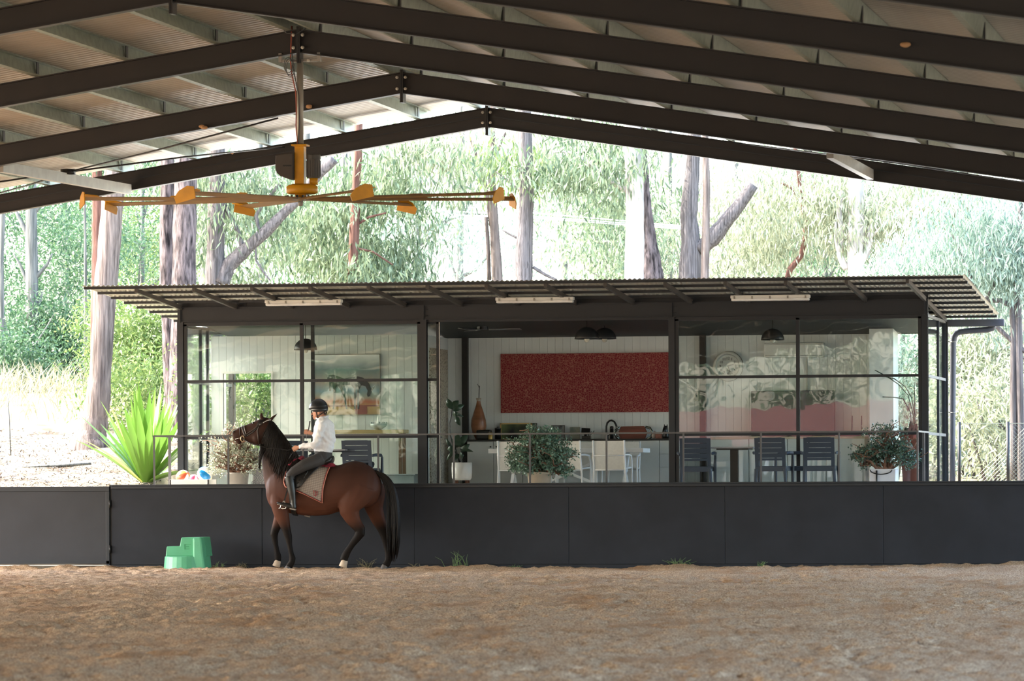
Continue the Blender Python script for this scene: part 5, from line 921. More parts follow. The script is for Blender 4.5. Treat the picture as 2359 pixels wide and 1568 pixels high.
# green mounting block
M_gr = mat('green plastic', '#56a57c', .45, 0, .06, 5); mb = empty('mounting_block', (at(430,1312,-3.7).x,-3.7,0), 'two-step green plastic mounting block on the sand left of the horse', 'mounting block')
def mp(x, y, Y=-3.7): return at(370+x*130/1853, 1220+y*110/1568, Y)
cxm = mp(870,0).x; kpx = 1853/130*ppm(430,-3.7); zA, zB, zC, z0 = mp(0,245).z, mp(0,545).z, mp(0,865).z, 0
def ring(x0, x1, z, ry, yc, n=28): return [Vector(((x0+x1)/2+(x1-x0)/2*math.cos(2*math.pi*k/n), yc+ry*math.sin(2*math.pi*k/n), z)) for k in range(n)]
def frust(x0, x1, z0_, X0, X1, z1_, ry0, ry1, yc): 
    n = 28; a = ring(x0,x1,z0_,ry0,yc); b_ = ring(X0,X1,z1_,ry1,yc); return MB().add(a+b_, [tuple(range(n-1,-1,-1)), tuple(range(n,2*n))]+[(k,(k+1)%n,n+(k+1)%n,n+k) for k in range(n)])
YM = -3.7
frust(mp(125,0).x, mp(1625,0).x, 0, mp(160,0).x, mp(1560,0).x, zC, .36, .33, YM).build('base_step', M_gr, mb, bevel=.012)
b = MB().prism([Vector((mp(x,0).x, YM-.12, mp(0,y).z)) for x,y in [(225,870),(1560,870),(1480,235),(740,250),(690,530),(262,540)]], (0,.4,0)); b.build('upper_step', M_gr, mb, bevel=.012)
MB().prism([Vector((mp(x,0).x, YM-.28, mp(0,y).z)) for x,y in [(1080,1380),(1195,870),(1190,245),(1480,235),(1608,1380)]], (0,.45,0)).build('side_tower', M_gr, mb, bevel=.03)
fr_ = mp(850,470); MB().bx(mp(845,0).x, mp(860,0).x, YM-.126, YM-.12, mp(0,640).z, mp(0,465).z).bx(mp(845,0).x, mp(1050,0).x, YM-.126, YM-.12, mp(0,480).z, mp(0,465).z).bx(mp(895,0).x, mp(1000,0).x, YM-.126, YM-.12, mp(0,560).z, mp(0,530).z).bx(mp(885,0).x, mp(1010,0).x, YM-.125, YM-.12, mp(0,600).z, mp(0,585).z).bx(mp(895,0).x, mp(1010,0).x, YM-.125, YM-.12, mp(0,635).z, mp(0,620).z).build('embossed_mark', mat('green emboss','#3d9562',.5), mb)
# house with a red tiled roof far behind the viewpoint, seen mirrored in the right-hand glass
hY = -118; hs_ = empty('house', (-3, hY-3, 0), 'red-tiled white house mirrored in the right-hand glass of the pavilion', 'house'); M_tile = mat('red roof tile','#74392e',.7,0,.3,14,.5,20); M_hw = mat('house wall','#e5dccb',.8)
MB().bx(-13,7,hY-8,hY,0,3.1).build('wall', M_hw, hs_); MB().prism([(-13.8,hY+1.4,3.0),(-13.8,hY-9,3.0),(-13.8,hY-3.8,4.5)], (21.6,0,0)).build('roof', M_tile, hs_)
for k in range(7): x = -12+k*2.9; f = MB().bx(x,x+1.3,hY,hY+.06,.9,2.1).build('window', M_dark, hs_)
for k in range(9): x = -13.4+k*2.6; MB().bx(x,x+.12,hY+1.1,hY+1.22,0,3.05).build('veranda_post', M_white, hs_)

# bush behind the far end of the shed, which the pavilion glass mirrors
for k, (x, y, h, r) in enumerate([(-34,-112,9,5),(-25,-128,11,6),(-16,-134,10,5),(-7,-138,12,6),(3,-134,10,5.5),(12,-128,11,6),(22,-120,9,5),(-42,-98,9,5)]):
    lab = ['third from the left edge of the house','second from the left edge of the house','just left of the red roof','behind the left half of the red roof','behind the right half of the red roof','just right of the red roof','farthest right of the red roof','farthest left of the red roof'][k]
    e = empty('bush_tree', (x,y,0), 'mirrored leafy tree '+lab, 'tree', 'bush trees mirrored in the pavilion glass')
    b = MB(); trunk_mesh(b, [Vector((x,y,-.3)), Vector((x+.2,y,h*.5)), Vector((x,y,h))], [.35,.26,.12]); b.build('trunk', B_drab, e, True)
    V, F = clumps([(x,y,h*.45),(x+1.5,y,h*.7),(x-1.5,y+1,h*.8)], 3800, [(r,r,h*.35)]*3, .42, .09, .5, per=20, csize=.6); link('foliage', npmesh('foliage', V, F), M_l[1 if k%2 else 0], e)['kind'] = 'stuff'
# ================================================================== HORSE
YH = -3.75
def hp(cx, cy, dy=0.0):
    p = at(500+cx/3.409, 880+cy/3.409, YH); return Vector((p.x, YH+dy, p.z))
HS_ = 1/(3.409*ppm(700, YH))           # metres per measured unit
def remesh(b, name, vox, smooth=4, fac=.5):
    me = b.mesh('tmp'); o = bpy.data.objects.new('tmp', me); col.objects.link(o)
    r = o.modifiers.new('r', 'REMESH'); r.mode = 'VOXEL'; r.voxel_size = vox
    if smooth: s = o.modifiers.new('s', 'SMOOTH'); s.iterations = smooth; s.factor = fac
    bpy.context.view_layer.update(); m2 = bpy.data.meshes.new_from_object(o.evaluated_get(bpy.context.evaluated_depsgraph_get())); m2.name = name
    bpy.data.objects.remove(o); bpy.data.meshes.remove(me); return m2
def pair(b, secs, n=24, dy=0):
    """secs: (ax,ay, bx,by, half_width_m[, dy])"""
    out = []
    for s in secs:
        a, c = hp(s[0], s[1]), hp(s[2], s[3]); d = s[5] if len(s) > 5 else dy; m = (a+c)/2; m.y += d; out.append((m, (a-c)/2, Vector((0, s[4], 0))))
    b.sections(out, n)
LK = 1.1
def limb(b, pts, n=14):
    """pts: (cx,cy,r_units,lateral_r_m,dy)"""
    out = []; P = [hp(p[0], p[1], p[4]) for p in pts]
    for i, p in enumerate(pts):
        t = (P[min(i+1,len(P)-1)]-P[max(i-1,0)]); t.y = 0; t.normalize(); u = Vector((t.z, 0, -t.x)); out.append((P[i], u*p[2]*HS_*LK, Vector((0, p[3]*LK, 0))))
    b.sections(out, n)
H = MB()
trunk = [(393,790,393,905,.08),(405,745,405,945,.14),(430,700,430,985,.19),(480,645,480,1005,.235),(540,612,540,1022,.265),(600,602,600,1035,.285),(680,615,680,1046,.31),(780,640,780,1050,.325),(880,655,880,1042,.325),(960,650,960,1016,.32),(1030,627,1030,990,.31),(1090,617,1090,985,.30),(1150,630,1150,985,.285),(1205,660,1205,975,.255),(1250,700,1250,945,.2),(1278,745,1278,900,.14),(1290,790,1290,860,.07)]
pair(H, trunk, 28)
pair(H, [(640,740,500,870,.06),(672,650,440,900,.17),(645,588,385,850,.18),(600,528,365,750,.15),(550,455,352,655,.125),(503,392,346,575,.105),(458,335,344,508,.095),(425,292,345,480,.088),(400,278,340,470,.08)], 22)
pair(H, [(430,300,365,470,.075),(405,278,350,490,.095),(372,277,322,492,.105),(335,290,292,482,.10),(290,308,252,472,.085),(245,328,215,462,.068),(200,345,188,462,.058),(168,358,160,470,.058),(142,374,140,466,.052),(126,392,128,446,.038),(121,405,124,432,.02)], 20)
H.ball(hp(172,472), (.045,.045,.03), 10, 8); H.ball(hp(135,395,-.03), (.03,.03,.03), 10, 8)
H.ball(hp(320,440,-.06), (.07,.05,.08), 12, 8)                                   # cheek
# legs: near fore, far fore, near hind, far hind
limb(H, [(500,830,40,.05,-.12),(495,880,58,.08,-.14),(503,950,62,.085,-.15),(522,1030,56,.075,-.15),(545,1100,43,.06,-.15),(562,1155,33,.05,-.15),(573,1195,31,.045,-.15),(580,1225,27,.038,-.15),(588,1280,20,.03,-.15),(600,1345,20,.03,-.15),(610,1380,26,.036,-.15),(606,1408,23,.034,-.15),(590,1436,26,.04,-.15),(582,1450,28,.045,-.15)])
limb(H, [(500,860,40,.05,.12),(490,920,54,.08,.15),(480,990,52,.08,.15),(475,1060,42,.065,.15),(455,1120,36,.055,.15),(437,1165,31,.047,.15),(430,1195,30,.045,.15),(434,1225,24,.038,.15),(443,1280,20,.03,.15),(452,1330,21,.03,.15),(459,1365,28,.036,.15),(460,1390,26,.036,.15),(456,1408,28,.042,.15)])
limb(H, [(1130,800,140,.13,-.15),(1100,880,125,.13,-.16),(1065,960,95,.115,-.17),(1060,1020,72,.095,-.17),(1085,1075,55,.072,-.16),(1115,1120,44,.058,-.16),(1142,1155,40,.05,-.16),(1142,1185,38,.045,-.16),(1115,1225,30,.038,-.16),(1080,1270,25,.033,-.16),(1048,1318,25,.033,-.16),(1026,1358,30,.038,-.16),(1016,1382,29,.038,-.16),(1015,1400,32,.044,-.16)])
limb(H, [(1190,820,110,.12,.15),(1205,920,90,.11,.16),(1218,1000,64,.09,.17),(1245,1075,52,.07,.17),(1272,1130,42,.056,.16),(1290,1170,38,.048,.16),(1298,1205,32,.042,.16),(1312,1270,25,.034,.16),(1326,1340,25,.033,.16),(1332,1382,30,.038,.16),(1322,1412,27,.036,.16),(1305,1440,30,.044,.16)])
for (bx_, by_, mx2, my2, tx_, ty_, dy) in [(362,296,352,262,356,234,-.045),(420,300,448,268,478,243,-.02)]:
    H.sections([(hp(bx_,by_,dy), Vector((18*HS_,0,0)), Vector((0,.03,0))), (hp(mx2,my2,dy), Vector((17*HS_,0,0)), Vector((0,.022,0))), (hp(tx_,ty_,dy), Vector((4*HS_,0,0)), Vector((0,.006,0)))], 12)
hme = remesh(H, 'horse', .011, 14)
nv = len(hme.vertices); co = np.empty(nv*3, np.float32); hme.vertices.foreach_get('co', co); co = co.reshape(-1,3)
# coat colour per vertex (bay: brown body, black points)
zz = co[:,2]; xx = co[:,0]; x_ = lambda cx: hp(cx, 1000).x; z_ = lambda cy: hp(600, cy).z
brown = np.array(srgb('#3b2721')); dark = np.array(srgb('#3a2521')); black = np.array(srgb('#17120f')); rust = np.array(srgb('#553427'))
nz = vnoise(xx*1.0, zz*1.0+co[:,1]*.7, .22, 31)
t = np.clip((zz-z_(1040))/(z_(620)-z_(1040)), 0, 1)[:,None]
base = rust*(1-t)+brown*t; base = base*(1-.55*np.clip(t-.45,0,1))+0; base = base*(.85+.3*nz[:,None])
shoulder = np.exp(-((xx-x_(470))/.28)**2-((zz-z_(860))/.25)**2)[:,None]; base = base*(1-.35*shoulder)+np.array(srgb('#5a3f3a'))*.35*shoulder
leg = sstep(z_(1050), z_(1150), 0*zz+zz) ; leg = 1-sstep(z_(1170), z_(1060), zz); base = base*(1-leg[:,None])+black*leg[:,None]
head = (xx < x_(390)) & (zz > z_(500)); mz = np.where(head, 1-sstep(x_(135), x_(175), xx), 0)[:,None]; base = base*(1-.75*mz)+np.array(srgb('#3b2a26'))*.75*mz
hd = np.where((xx < x_(430)) & (zz > z_(510)), .38, 0)[:,None]; base = base*(1-hd)+np.array(srgb('#4a342c'))*hd
ca = hme.color_attributes.new('coat', 'FLOAT_COLOR', 'POINT'); ca.data.foreach_set('color', np.concatenate([np.clip(base,0,1), np.ones((nv,1))], 1).astype(np.float32).ravel())
M_coat = bpy.data.materials.new('bay coat'); M_coat.use_nodes = True; nt = M_coat.node_tree; p = nt.nodes['Principled BSDF']; an = nt.nodes.new('ShaderNodeAttribute'); an.attribute_name = 'coat'; nt.links.new(an.outputs['Color'], p.inputs['Base Color']); p.inputs['Roughness'].default_value = .55; p.inputs['Specular IOR Level'].default_value = .1
horse = link('horse', hme, M_coat, None, True); tag(horse, 'bay horse with black mane walking left under the rider', 'horse')
hb_ = BVHTree.FromPolygons([tuple(c) for c in co.tolist()], [tuple(pp_.vertices) for pp_ in hme.polygons])
def drape(cx, cy, off=.006, side=-1):
    q = hp(cx, cy); loc, nr, i, d = hb_.ray_cast(Vector((q.x, YH+side*2, q.z)), Vector((0,-side,0)))
    if loc is None: loc, nr, i, d = hb_.find_nearest(Vector((q.x, YH, q.z)))
    return loc+nr*off if nr.y*side > 0 else loc+Vector((0, side*off, 0))
M_hoof = mat('hoof horn', '#b9a48c', .5, 0, .15, 10); M_hoofd = mat('dark hoof', '#4a4440', .55, 0, .15, 10)
def hoof(pts, dy, m, r=(.052,.06)):
    a, c = hp(*pts[0]), hp(*pts[1]); t = (c-a).normalized(); u = Vector((t.z,0,-t.x)); k = MB()
    k.sections([(a+Vector((0,dy,0)), u*r[0]*.85, Vector((0,r[0]*.85,0))), (c+Vector((0,dy,0)), u*r[1], Vector((0,r[1]*.92,0)))], 16); k.build('hoof', m, horse, True, .006)
hoof([(583,1444),(570,1474)], -.15, M_hoofd); hoof([(462,1400),(446,1448)], .15, M_hoof, (.055,.062)); hoof([(1022,1396),(1005,1448)], -.16, M_hoof, (.056,.064)); hoof([(1304,1436),(1290,1472)], .16, M_hoofd)
eye = drape(290, 322, -.005); MB().ball(eye, .019, 12, 8).build('eye', mat('horse eye','#0b0808',.08), horse, True)
MB().ball(drape(137,392,-.006), (.014,.008,.018), 10, 6).build('nostril', mat('nostril','#0d0908',.6), horse, True)
M_hair = mat('black hair', '#0b0908', .5, 0, .4, 30, c2='#1d1714', stretch=(20,20,1), spec=.2)
rg = random.Random(5)
def lerpl(L, t):
    t = t*(len(L)-1); i = min(int(t), len(L)-2); f = t-i; return tuple(L[i][k]*(1-f)+L[i+1][k]*f for k in range(len(L[0])))
mane = MB(); crest = [(415,288),(455,322),(500,384),(548,448),(600,520),(640,580),(665,612)]
for k in range(560):
    t = rg.random(); c = lerpl(crest, t); ln = (rg.uniform(150,330)*(1-.3*abs(t-.45)) if t < .85 else rg.uniform(80,200)); pts = []; sw = rg.uniform(-28,10)-40*(1-t)
    for i in range(6):
        s = i/5; cx, cy = c[0]+sw*s*s-8*s+rg.uniform(-3,3), c[1]+4+ln*s; o = .012+.022*math.sin(math.pi*min(s*1.2,1))+rg.uniform(0,.012)
        if i == 0: q = hp(cx, cy); q.y += rg.uniform(-.02,.02)
        else: q = drape(cx, cy, o)
        pts.append(q)
    for i in range(1,6):
        if (pts[i]-pts[i-1]).length > .25: pts[i] = pts[i-1]+Vector((sw*HS_*.2, -.004, -ln*HS_*.2))
    mane.tube(pts, [.009,.011,.010,.008,.006,.002], 5, sq=.6)
for k in range(22):
    cx, cy = rg.uniform(365,405), 284; pts = [hp(cx,cy,rg.uniform(-.03,.03)), hp(cx-12,cy-4,-.04), drape(cx-30,cy+30,.012), drape(cx-42+rg.uniform(-8,8),cy+60,.01)]; mane.tube(pts, [.007,.007,.005,.002], 4)
# loose front edge hanging free of the neck
for k in range(50):
    c = lerpl(crest, rg.uniform(0,.25)); y0 = rg.uniform(480,560); mane.tube([drape(360+rg.uniform(0,30), y0, .03), hp(345+rg.uniform(-6,12), y0+60, -.09), hp(338+rg.uniform(-8,14), y0+rg.uniform(90,160), -.07)], [.007,.006,.0015], 4)
mane.build('mane', M_hair, horse, True)
tail = MB(); path = [(1245,697),(1300,722),(1345,775),(1372,860),(1385,960),(1390,1080),(1388,1200),(1384,1320),(1382,1410)]; wid = [10,22,30,34,42,46,46,40,24]
for k in range(300):
    a, b_ = rg.uniform(-1,1), rg.uniform(-1,1); end = rg.uniform(.72,1.0) if rg.random() < .8 else rg.uniform(.45,.7); pts = []
    for i in range(9):
        s = i/8*end; c = lerpl(path, s); w = lerpl([(x,) for x in wid], s)[0]; q = hp(c[0]+a*w+rg.uniform(-3,3), c[1]+rg.uniform(-4,4)+abs(a)*6); q.y += b_*w*HS_*.7-.02; pts.append(q)
    tail.tube(pts, [.010,.011,.011,.010,.010,.009,.008,.006,.002], 5)
tail.build('tail', M_hair, horse, True)

# ------------------------------------------------------------------ tack (top-level: it is put on the horse)
M_leath = mat('black leather', '#191817', .35, 0, .15, 12); M_brown = mat('brown strap leather', '#33251d', .4, 0, .15, 12); M_padm = bpy.data.materials.new('quilted pad'); M_padm.use_nodes = True
def quilt():
    nt = M_padm.node_tree; N = nt.nodes; L = nt.links; p = N['Principled BSDF']; p.inputs['Roughness'].default_value = .85; tc = N.new('ShaderNodeTexCoord'); mp_ = N.new('ShaderNodeMapping'); mp_.inputs['Rotation'].default_value = (0,.2,0); mp_.inputs['Scale'].default_value = (36,0,28); L.new(tc.outputs['Object'], mp_.inputs[0])
    v = N.new('ShaderNodeTexVoronoi'); v.inputs['Randomness'].default_value = .0; v.inputs['Scale'].default_value = 1; L.new(mp_.outputs[0], v.inputs[0]); r = N.new('ShaderNodeValToRGB'); L.new(v.outputs['Distance'], r.inputs[0]); r.color_ramp.elements[0].color = (*srgb('#a09488'),1); r.color_ramp.elements[1].color = (*srgb('#776c64'),1); r.color_ramp.elements[1].position = .6; L.new(r.outputs[0], p.inputs[0])
    bp = N.new('ShaderNodeBump'); bp.invert = True; bp.inputs['Strength'].default_value = .6; bp.inputs['Distance'].default_value = .01; L.new(v.outputs['Distance'], bp.inputs['Height']); L.new(bp.outputs[0], p.inputs['Normal'])
quilt()
def patchgrid(top, bot, nu, nv_, off, side=-1):
    vs = []
    for j in range(nv_):
        for i in range(nu):
            u, v = i/(nu-1), j/(nv_-1); a, b_ = lerpl(top, u), lerpl(bot, u); vs.append(drape(a[0]*(1-v)+b_[0]*v, a[1]*(1-v)+b_[1]*v, off, side))
    return vs, [(j*nu+i, j*nu+i+1, (j+1)*nu+i+1, (j+1)*nu+i) for j in range(nv_-1) for i in range(nu-1)]
pad = empty('saddle_pad', hp(750,720), 'grey quilted saddle pad with pale and red piping and a red crest', 'saddle pad')
PT = [(596,640),(640,625),(700,625),(760,650),(830,665),(900,672)]; PB = [(562,780),(575,815),(620,830),(690,858),(770,895),(858,938)]
for side in (-1, 1):
    vs, fs = patchgrid(PT, PB, 26, 18, .012, side); o = MB().add(vs, fs).build('panel', M_padm, pad, True); s = o.modifiers.new('s','SOLIDIFY'); s.thickness = .012; s.offset = 0
ed = [lerpl(PT, 0)]+[lerpl([PT[0],(575,710),PB[0]], t/6) for t in range(1,6)]+[lerpl(PB, t/24) for t in range(25)]+[lerpl([PB[-1],(868,830),PT[-1]], t/10) for t in range(1,11)]
MB().tube([drape(x,y,.024) for x,y in ed], .006, 6).build('red_piping', mat('red piping','#7a2026',.6), pad, True); MB().tube([drape(x+(4 if x > 700 else -4),y+5,.02) for x,y in ed], .006, 6).build('pale_piping', mat('pale piping','#d99a80',.6), pad, True)
M_em = mat('crest red','#8e2a34',.7)
def emb(pts, r=.0035): MB().tube([drape(x,y,.028) for x,y in pts], r, 5).build('crest', M_em, pad, True)
emb([(798,848),(797,870),(800,884),(812,893),(822,886),(829,872),(831,850),(822,855),(812,850),(804,855),(798,848)]); emb([(806,862),(823,862),(812,872),(822,880),(808,882)]); emb([(814,858),(814,890)])
hpad = empty('half_pad', hp(780,640), 'burgundy fleece half pad under the black saddle', 'half pad'); M_bur = mat('burgundy fleece','#7a1f33',.9,0,.2,30,.6,60)
b = MB(); pl = [(590,650),(620,605),(655,585),(690,598),(760,655),(830,672),(900,662),(945,652)]
for dy in (-.2,-.1,0,.1,.2): pass
b.tube([drape(x,y+26,.03) for x,y in [(592,640),(625,602),(660,588)]], [.022,.03,.022], 10); b.tube([drape(x,y,.03) for x,y in [(780,672),(830,664),(880,662),(925,664),(945,668)]], [.012,.024,.03,.03,.014], 10)
b.sections([(hp(660,592), Vector((.02,0,.03)), Vector((0,.16,0))), (hp(690,610), Vector((.0,0,.02)), Vector((0,.2,0)))], 14); b.sections([(hp(870,660), Vector((.0,0,.025)), Vector((0,.2,0))), (hp(930,660), Vector((.0,0,.022)), Vector((0,.16,0)))], 14)
b.build('fleece', M_bur, hpad, True)
sad = empty('saddle', hp(780,620), 'black leather saddle with stirrups', 'saddle')
b = MB(); secs = []
for (cx, top, bot, w) in [(668,588,628,.07),(700,596,640,.11),(760,622,655,.15),(820,620,662,.18),(870,598,660,.18),(900,578,650,.15),(912,576,630,.1)]: m, c = hp(cx,top), hp(cx,bot); secs.append(((m+c)/2, (m-c)/2, Vector((0,w,0))))
b.sections(secs, 18); b.build('seat', M_leath, sad, True)
for side in (-1, 1):
    vs, fs = patchgrid([(640,630),(700,640),(770,670)], [(600,800),(640,835),(690,825)], 12, 12, .03, side); o = MB().add(vs, fs).build('flap', M_leath, sad, True); s = o.modifiers.new('s','SOLIDIFY'); s.thickness = .012
    vs, fs = patchgrid([(760,660),(800,670),(820,680)], [(640,842),(690,828),(720,790)], 8, 12, .03, side); o = MB().add(vs, fs).build('flap', M_leath, sad, True); s = o.modifiers.new('s','SOLIDIFY'); s.thickness = .012
    dy = -.375 if side < 0 else .375
    MB().bar(hp(600,830,dy*.97), hp(572,935,dy), .006, .022, (0,0,1)).tube([hp(610,760,dy*.93), hp(600,830,dy*.97)], .01, 6).build('stirrup_leather', M_leath, sad)
    b = MB(); 
    ir = [(572,930),(548,958),(541,985),(560,994),(585,988),(590,962),(572,930)]
    b.tube([hp(x,y,dy) for x,y in ir], .006, 8).bar(hp(543,988,dy-.04), hp(543,988,dy+.04), .04, .012).bar(hp(543,988,dy), hp(588,990,dy), .08, .012, (0,0,1)); b.build('stirrup_iron', mat('stirrup steel','#c9c6bd',.25,.8), sad)
vs = []
MB().add(*[(lambda g: g)(x) for x in patchgrid([(602,800),(640,810)], [(600,1032),(640,1040)], 3, 16, .012)]).build('girth', M_leath, sad, True).modifiers.new('s','SOLIDIFY').thickness = .012
bri = empty('bridle', hp(300,380), 'black bridle with pale-padded noseband and loose ring bit', 'bridle')
def strap(pts, w, m, nm='strap', off=.006, n=3):
    P = []
    for i in range(len(pts)-1):
        for j in range(n): P.append(lerpl([pts[i],pts[i+1]], j/n))
    P.append(pts[-1]); MB().tube([drape(x,y,off) for x,y in P], w, 6, sq=.6).build(nm, m, bri, True)
M_pale = mat('pale padding','#b9b4b4',.5)
strap([(420,292),(385,312),(345,338)], .012, M_brown, 'browband'); strap([(345,338),(330,380),(335,440),(338,488)], .011, M_brown, 'throatlatch'); strap([(350,330),(300,372),(245,405),(212,428)], .010, M_brown, 'cheekpiece')
strap([(204,343),(214,375),(228,410),(238,425)], .013, M_leath, 'noseband'); strap([(216,338),(226,372),(238,405)], .007, M_pale, 'noseband_padding', .016); strap([(198,346),(208,378),(222,412)], .005, M_pale, 'noseband_padding', .016)
strap([(238,425),(290,395),(335,352)], .009, M_leath, 'cheekpiece'); strap([(188,350),(185,395),(190,430)], .009, M_brown, 'dropband'); strap([(430,295),(400,305),(372,322)], .006, M_pale, 'browband_trim', .014); strap([(212,442),(250,468),(300,487),(335,490)], .009, M_brown, 'curb_strap')
rc_ = drape(208,440,.018); MB().tube([rc_+Vector((17*HS_*math.cos(a)*.85, -.002, 22*HS_*math.sin(a))) for a in [2*math.pi*k/20 for k in range(21)]], .006, 8).build('bit_ring', mat('bit brass','#d9c8a8',.25,.7), bri, True)
MB().tube([drape(205,435,.008), drape(180,438,.006), drape(150,447,.004)], .005, 6).build('bit', mat('bit steel','#c9c2b8',.25,.8), bri, True)
rein = MB().tube([rc_, hp(290,488,-.14), hp(345,496,-.16), drape(420,520,.05), drape(520,532,.05), hp(575,535,-.17), hp(640,520,-.2)], .006, 6).tube([hp(640,520,-.2), hp(615,560,-.2), hp(590,600,-.21), hp(600,560,-.16)], .005, 6); rein.build('reins', M_leath, bri, True)

# ================================================================== RIDER
LK = 1.0
def tubeP(b, pts, n=12):
    """pts: (cx,cy,r_m_inplane,r_m_lateral,dy)"""
    limb(b, [(p[0],p[1],p[2]/HS_,p[3],p[4]) for p in pts], n)
U = HS_
B = MB()                                              # body (skin): head, neck, torso, arms, hands, legs
pair(B, [(800,296,880,300,.13),(770,330,900,335,.17),(765,390,918,395,.165),(765,460,915,460,.15),(780,540,885,545,.135),(800,590,880,600,.14),(810,625,870,630,.12)], 18)
tubeP(B, [(838,300,.07,.075,0),(828,262,.055,.058,0),(818,230,.055,.06,0)])
B.ball(hp(800,196), (.092,.075,.10), 18, 12); pair(B, [(752,210,850,225,.062),(752,240,842,250,.058),(757,262,825,268,.048),(768,283,800,280,.03)], 16)
B.sections([(hp(756,228), Vector((.012,0,.02)), Vector((0,.012,0))), (hp(741,248), Vector((.012,0,.008)), Vector((0,.016,0))), (hp(752,256), Vector((.012,0,.006)), Vector((0,.012,0)))], 10)   # nose
B.ball(hp(757,267), (.014,.022,.008), 10, 6); B.ball(hp(757,274), (.013,.02,.008), 10, 6); B.ball(hp(768,285), (.022,.025,.016), 10, 6); B.ball(hp(757,222), (.018,.05,.01), 10, 6)
B.ball(hp(808,240,-.066), (.018,.012,.032), 10, 8); B.ball(hp(808,240,.066), (.018,.012,.032), 10, 8)
tubeP(B, [(845,325,.05,.05,-.17),(832,390,.045,.045,-.22),(806,470,.04,.04,-.24),(792,495,.04,.04,-.24),(740,495,.036,.036,-.22),(690,505,.027,.028,-.20),(662,510,.023,.026,-.19)])
tubeP(B, [(835,325,.05,.05,.17),(815,390,.044,.044,.21),(800,440,.04,.04,.2),(770,425,.036,.036,.14),(740,405,.026,.027,.08),(722,398,.023,.026,.06)])
tubeP(B, [(848,592,.075,.075,-.11),(800,620,.078,.075,-.2),(720,655,.08,.08,-.29),(640,702,.062,.06,-.345),(612,728,.056,.055,-.36),(625,790,.054,.055,-.37),(636,870,.044,.045,-.375),(645,940,.034,.036,-.375),(646,975,.035,.036,-.375),(600,965,.03,.036,-.375),(545,953,.022,.036,-.375),(522,946,.014,.028,-.375)], 14)
tubeP(B, [(848,592,.075,.075,.11),(800,620,.078,.075,.2),(720,655,.08,.08,.29),(660,720,.062,.06,.345),(650,760,.056,.055,.36),(655,830,.054,.055,.37),(660,920,.044,.045,.37),(668,1000,.034,.036,.37),(672,1035,.035,.036,.37),(640,1030,.03,.036,.37),(600,1020,.022,.036,.37)], 14)
def hand_(wx, wy, dy, side, ux, uy):
    """closed hand: palm and five bent fingers; (ux,uy) unit direction of the knuckles in the picture plane (units)"""
    w = hp(wx, wy, dy); kx = hp(wx+ux, wy+uy, dy)-w; f = kx.normalized(); up = Vector((0,side,0)); pl = f.cross(up).normalized()
    if pl.z > 0: pl = -pl
    B.sections([(w, pl*.026, up*.022), (w+f*.04, pl*.036, up*.02), (w+f*.075, pl*.038, up*.017)], 12)
    for i, (o, L) in enumerate([(.028,.9),(.010,1.0),(-.009,.95),(-.027,.75)]):
        b0 = w+f*.072-pl*o; p1 = b0+f*.022*L+up*.012; p2 = p1+f*.004-up*.0-up*.034*L*1.0+pl*.002; p3 = p2-f*.028*L-up*.006
        B.tube([b0-f*.012, b0, p1, p2, p3], [.009,.010,.0095,.009,.0075], 8)
    th = w+f*.022-pl*.028; B.tube([th+pl*.01, th, th+f*.022-pl*.012-up*.01, th+f*.048-pl*.006-up*.02, th+f*.062+pl*.004-up*.022], [.011,.012,.011,.010,.008], 8)
hand_(662,510,-.19,-1,-30,14); hand_(725,399,.06,-1,-32,-8)
bme = remesh(B, 'person', .0055, 3, .4)
M_skin = mat('skin', '#c08a70', .5, 0, .08, 14, spec=.4)
rider = link('person', bme, M_skin, None, True); tag(rider, 'rider in black helmet, white shirt, dark breeches and tall boots on the bay horse', 'person')
# clothes: shells around the body
SH = MB()
pair(SH, [(805,272,868,276,.09),(790,292,892,298,.16),(768,325,912,330,.19),(757,385,930,390,.188),(755,455,930,455,.172),(762,520,912,520,.162),(765,548,900,552,.162)], 22)
tubeP(SH, [(838,292,.075,.08,0),(832,268,.066,.07,0)])
tubeP(SH, [(850,322,.066,.066,-.165),(834,390,.06,.058,-.22),(808,465,.055,.054,-.245),(790,497,.054,.054,-.245),(740,500,.05,.05,-.225),(695,506,.04,.04,-.205),(664,510,.034,.036,-.19)])
tubeP(SH, [(838,322,.066,.066,.165),(818,390,.058,.058,.215),(802,440,.054,.054,.2),(775,428,.05,.05,.14),(750,412,.04,.042,.1),(741,406,.036,.038,.08)])
sme = remesh(SH, 'shirt', .008, 3, .5); sco = np.empty(len(sme.vertices)*3, np.float32); sme.vertices.foreach_get('co', sco); sco = sco.reshape(-1,3); sn = np.empty_like(sco).ravel(); sme.vertices.foreach_get('normal', sn); sn = sn.reshape(-1,3)
wr = (vnoise(sco[:,0]*2+sco[:,2]*1.6, sco[:,2]*1.2-sco[:,0]*1.2+sco[:,1], .09, 41)-.5)*.016+(vnoise(sco[:,0]*2.5-sco[:,2], sco[:,2]*3, .12, 42)-.5)*.012; sco = sco+sn*wr[:,None]; sme.vertices.foreach_set('co', sco.astype(np.float32).ravel()); sme.update()
shirt = link('shirt', sme, mat('white cotton','#e8eaee',.75,0,.03,10,.25,60), rider, True)
MB().tube([hp(782,282,-.03), hp(800,290,-.075), hp(835,282,-.082), hp(865,268,-.05), hp(872,264,0), hp(865,268,.05), hp(835,282,.082), hp(800,290,.075), hp(782,282,.03)], .013, 8).build('collar', mat('white cotton','#e8eaee'), shirt, True)
BR = MB()
pair(BR, [(762,540,900,545,.168),(775,575,905,585,.178),(795,620,905,630,.17)], 20)
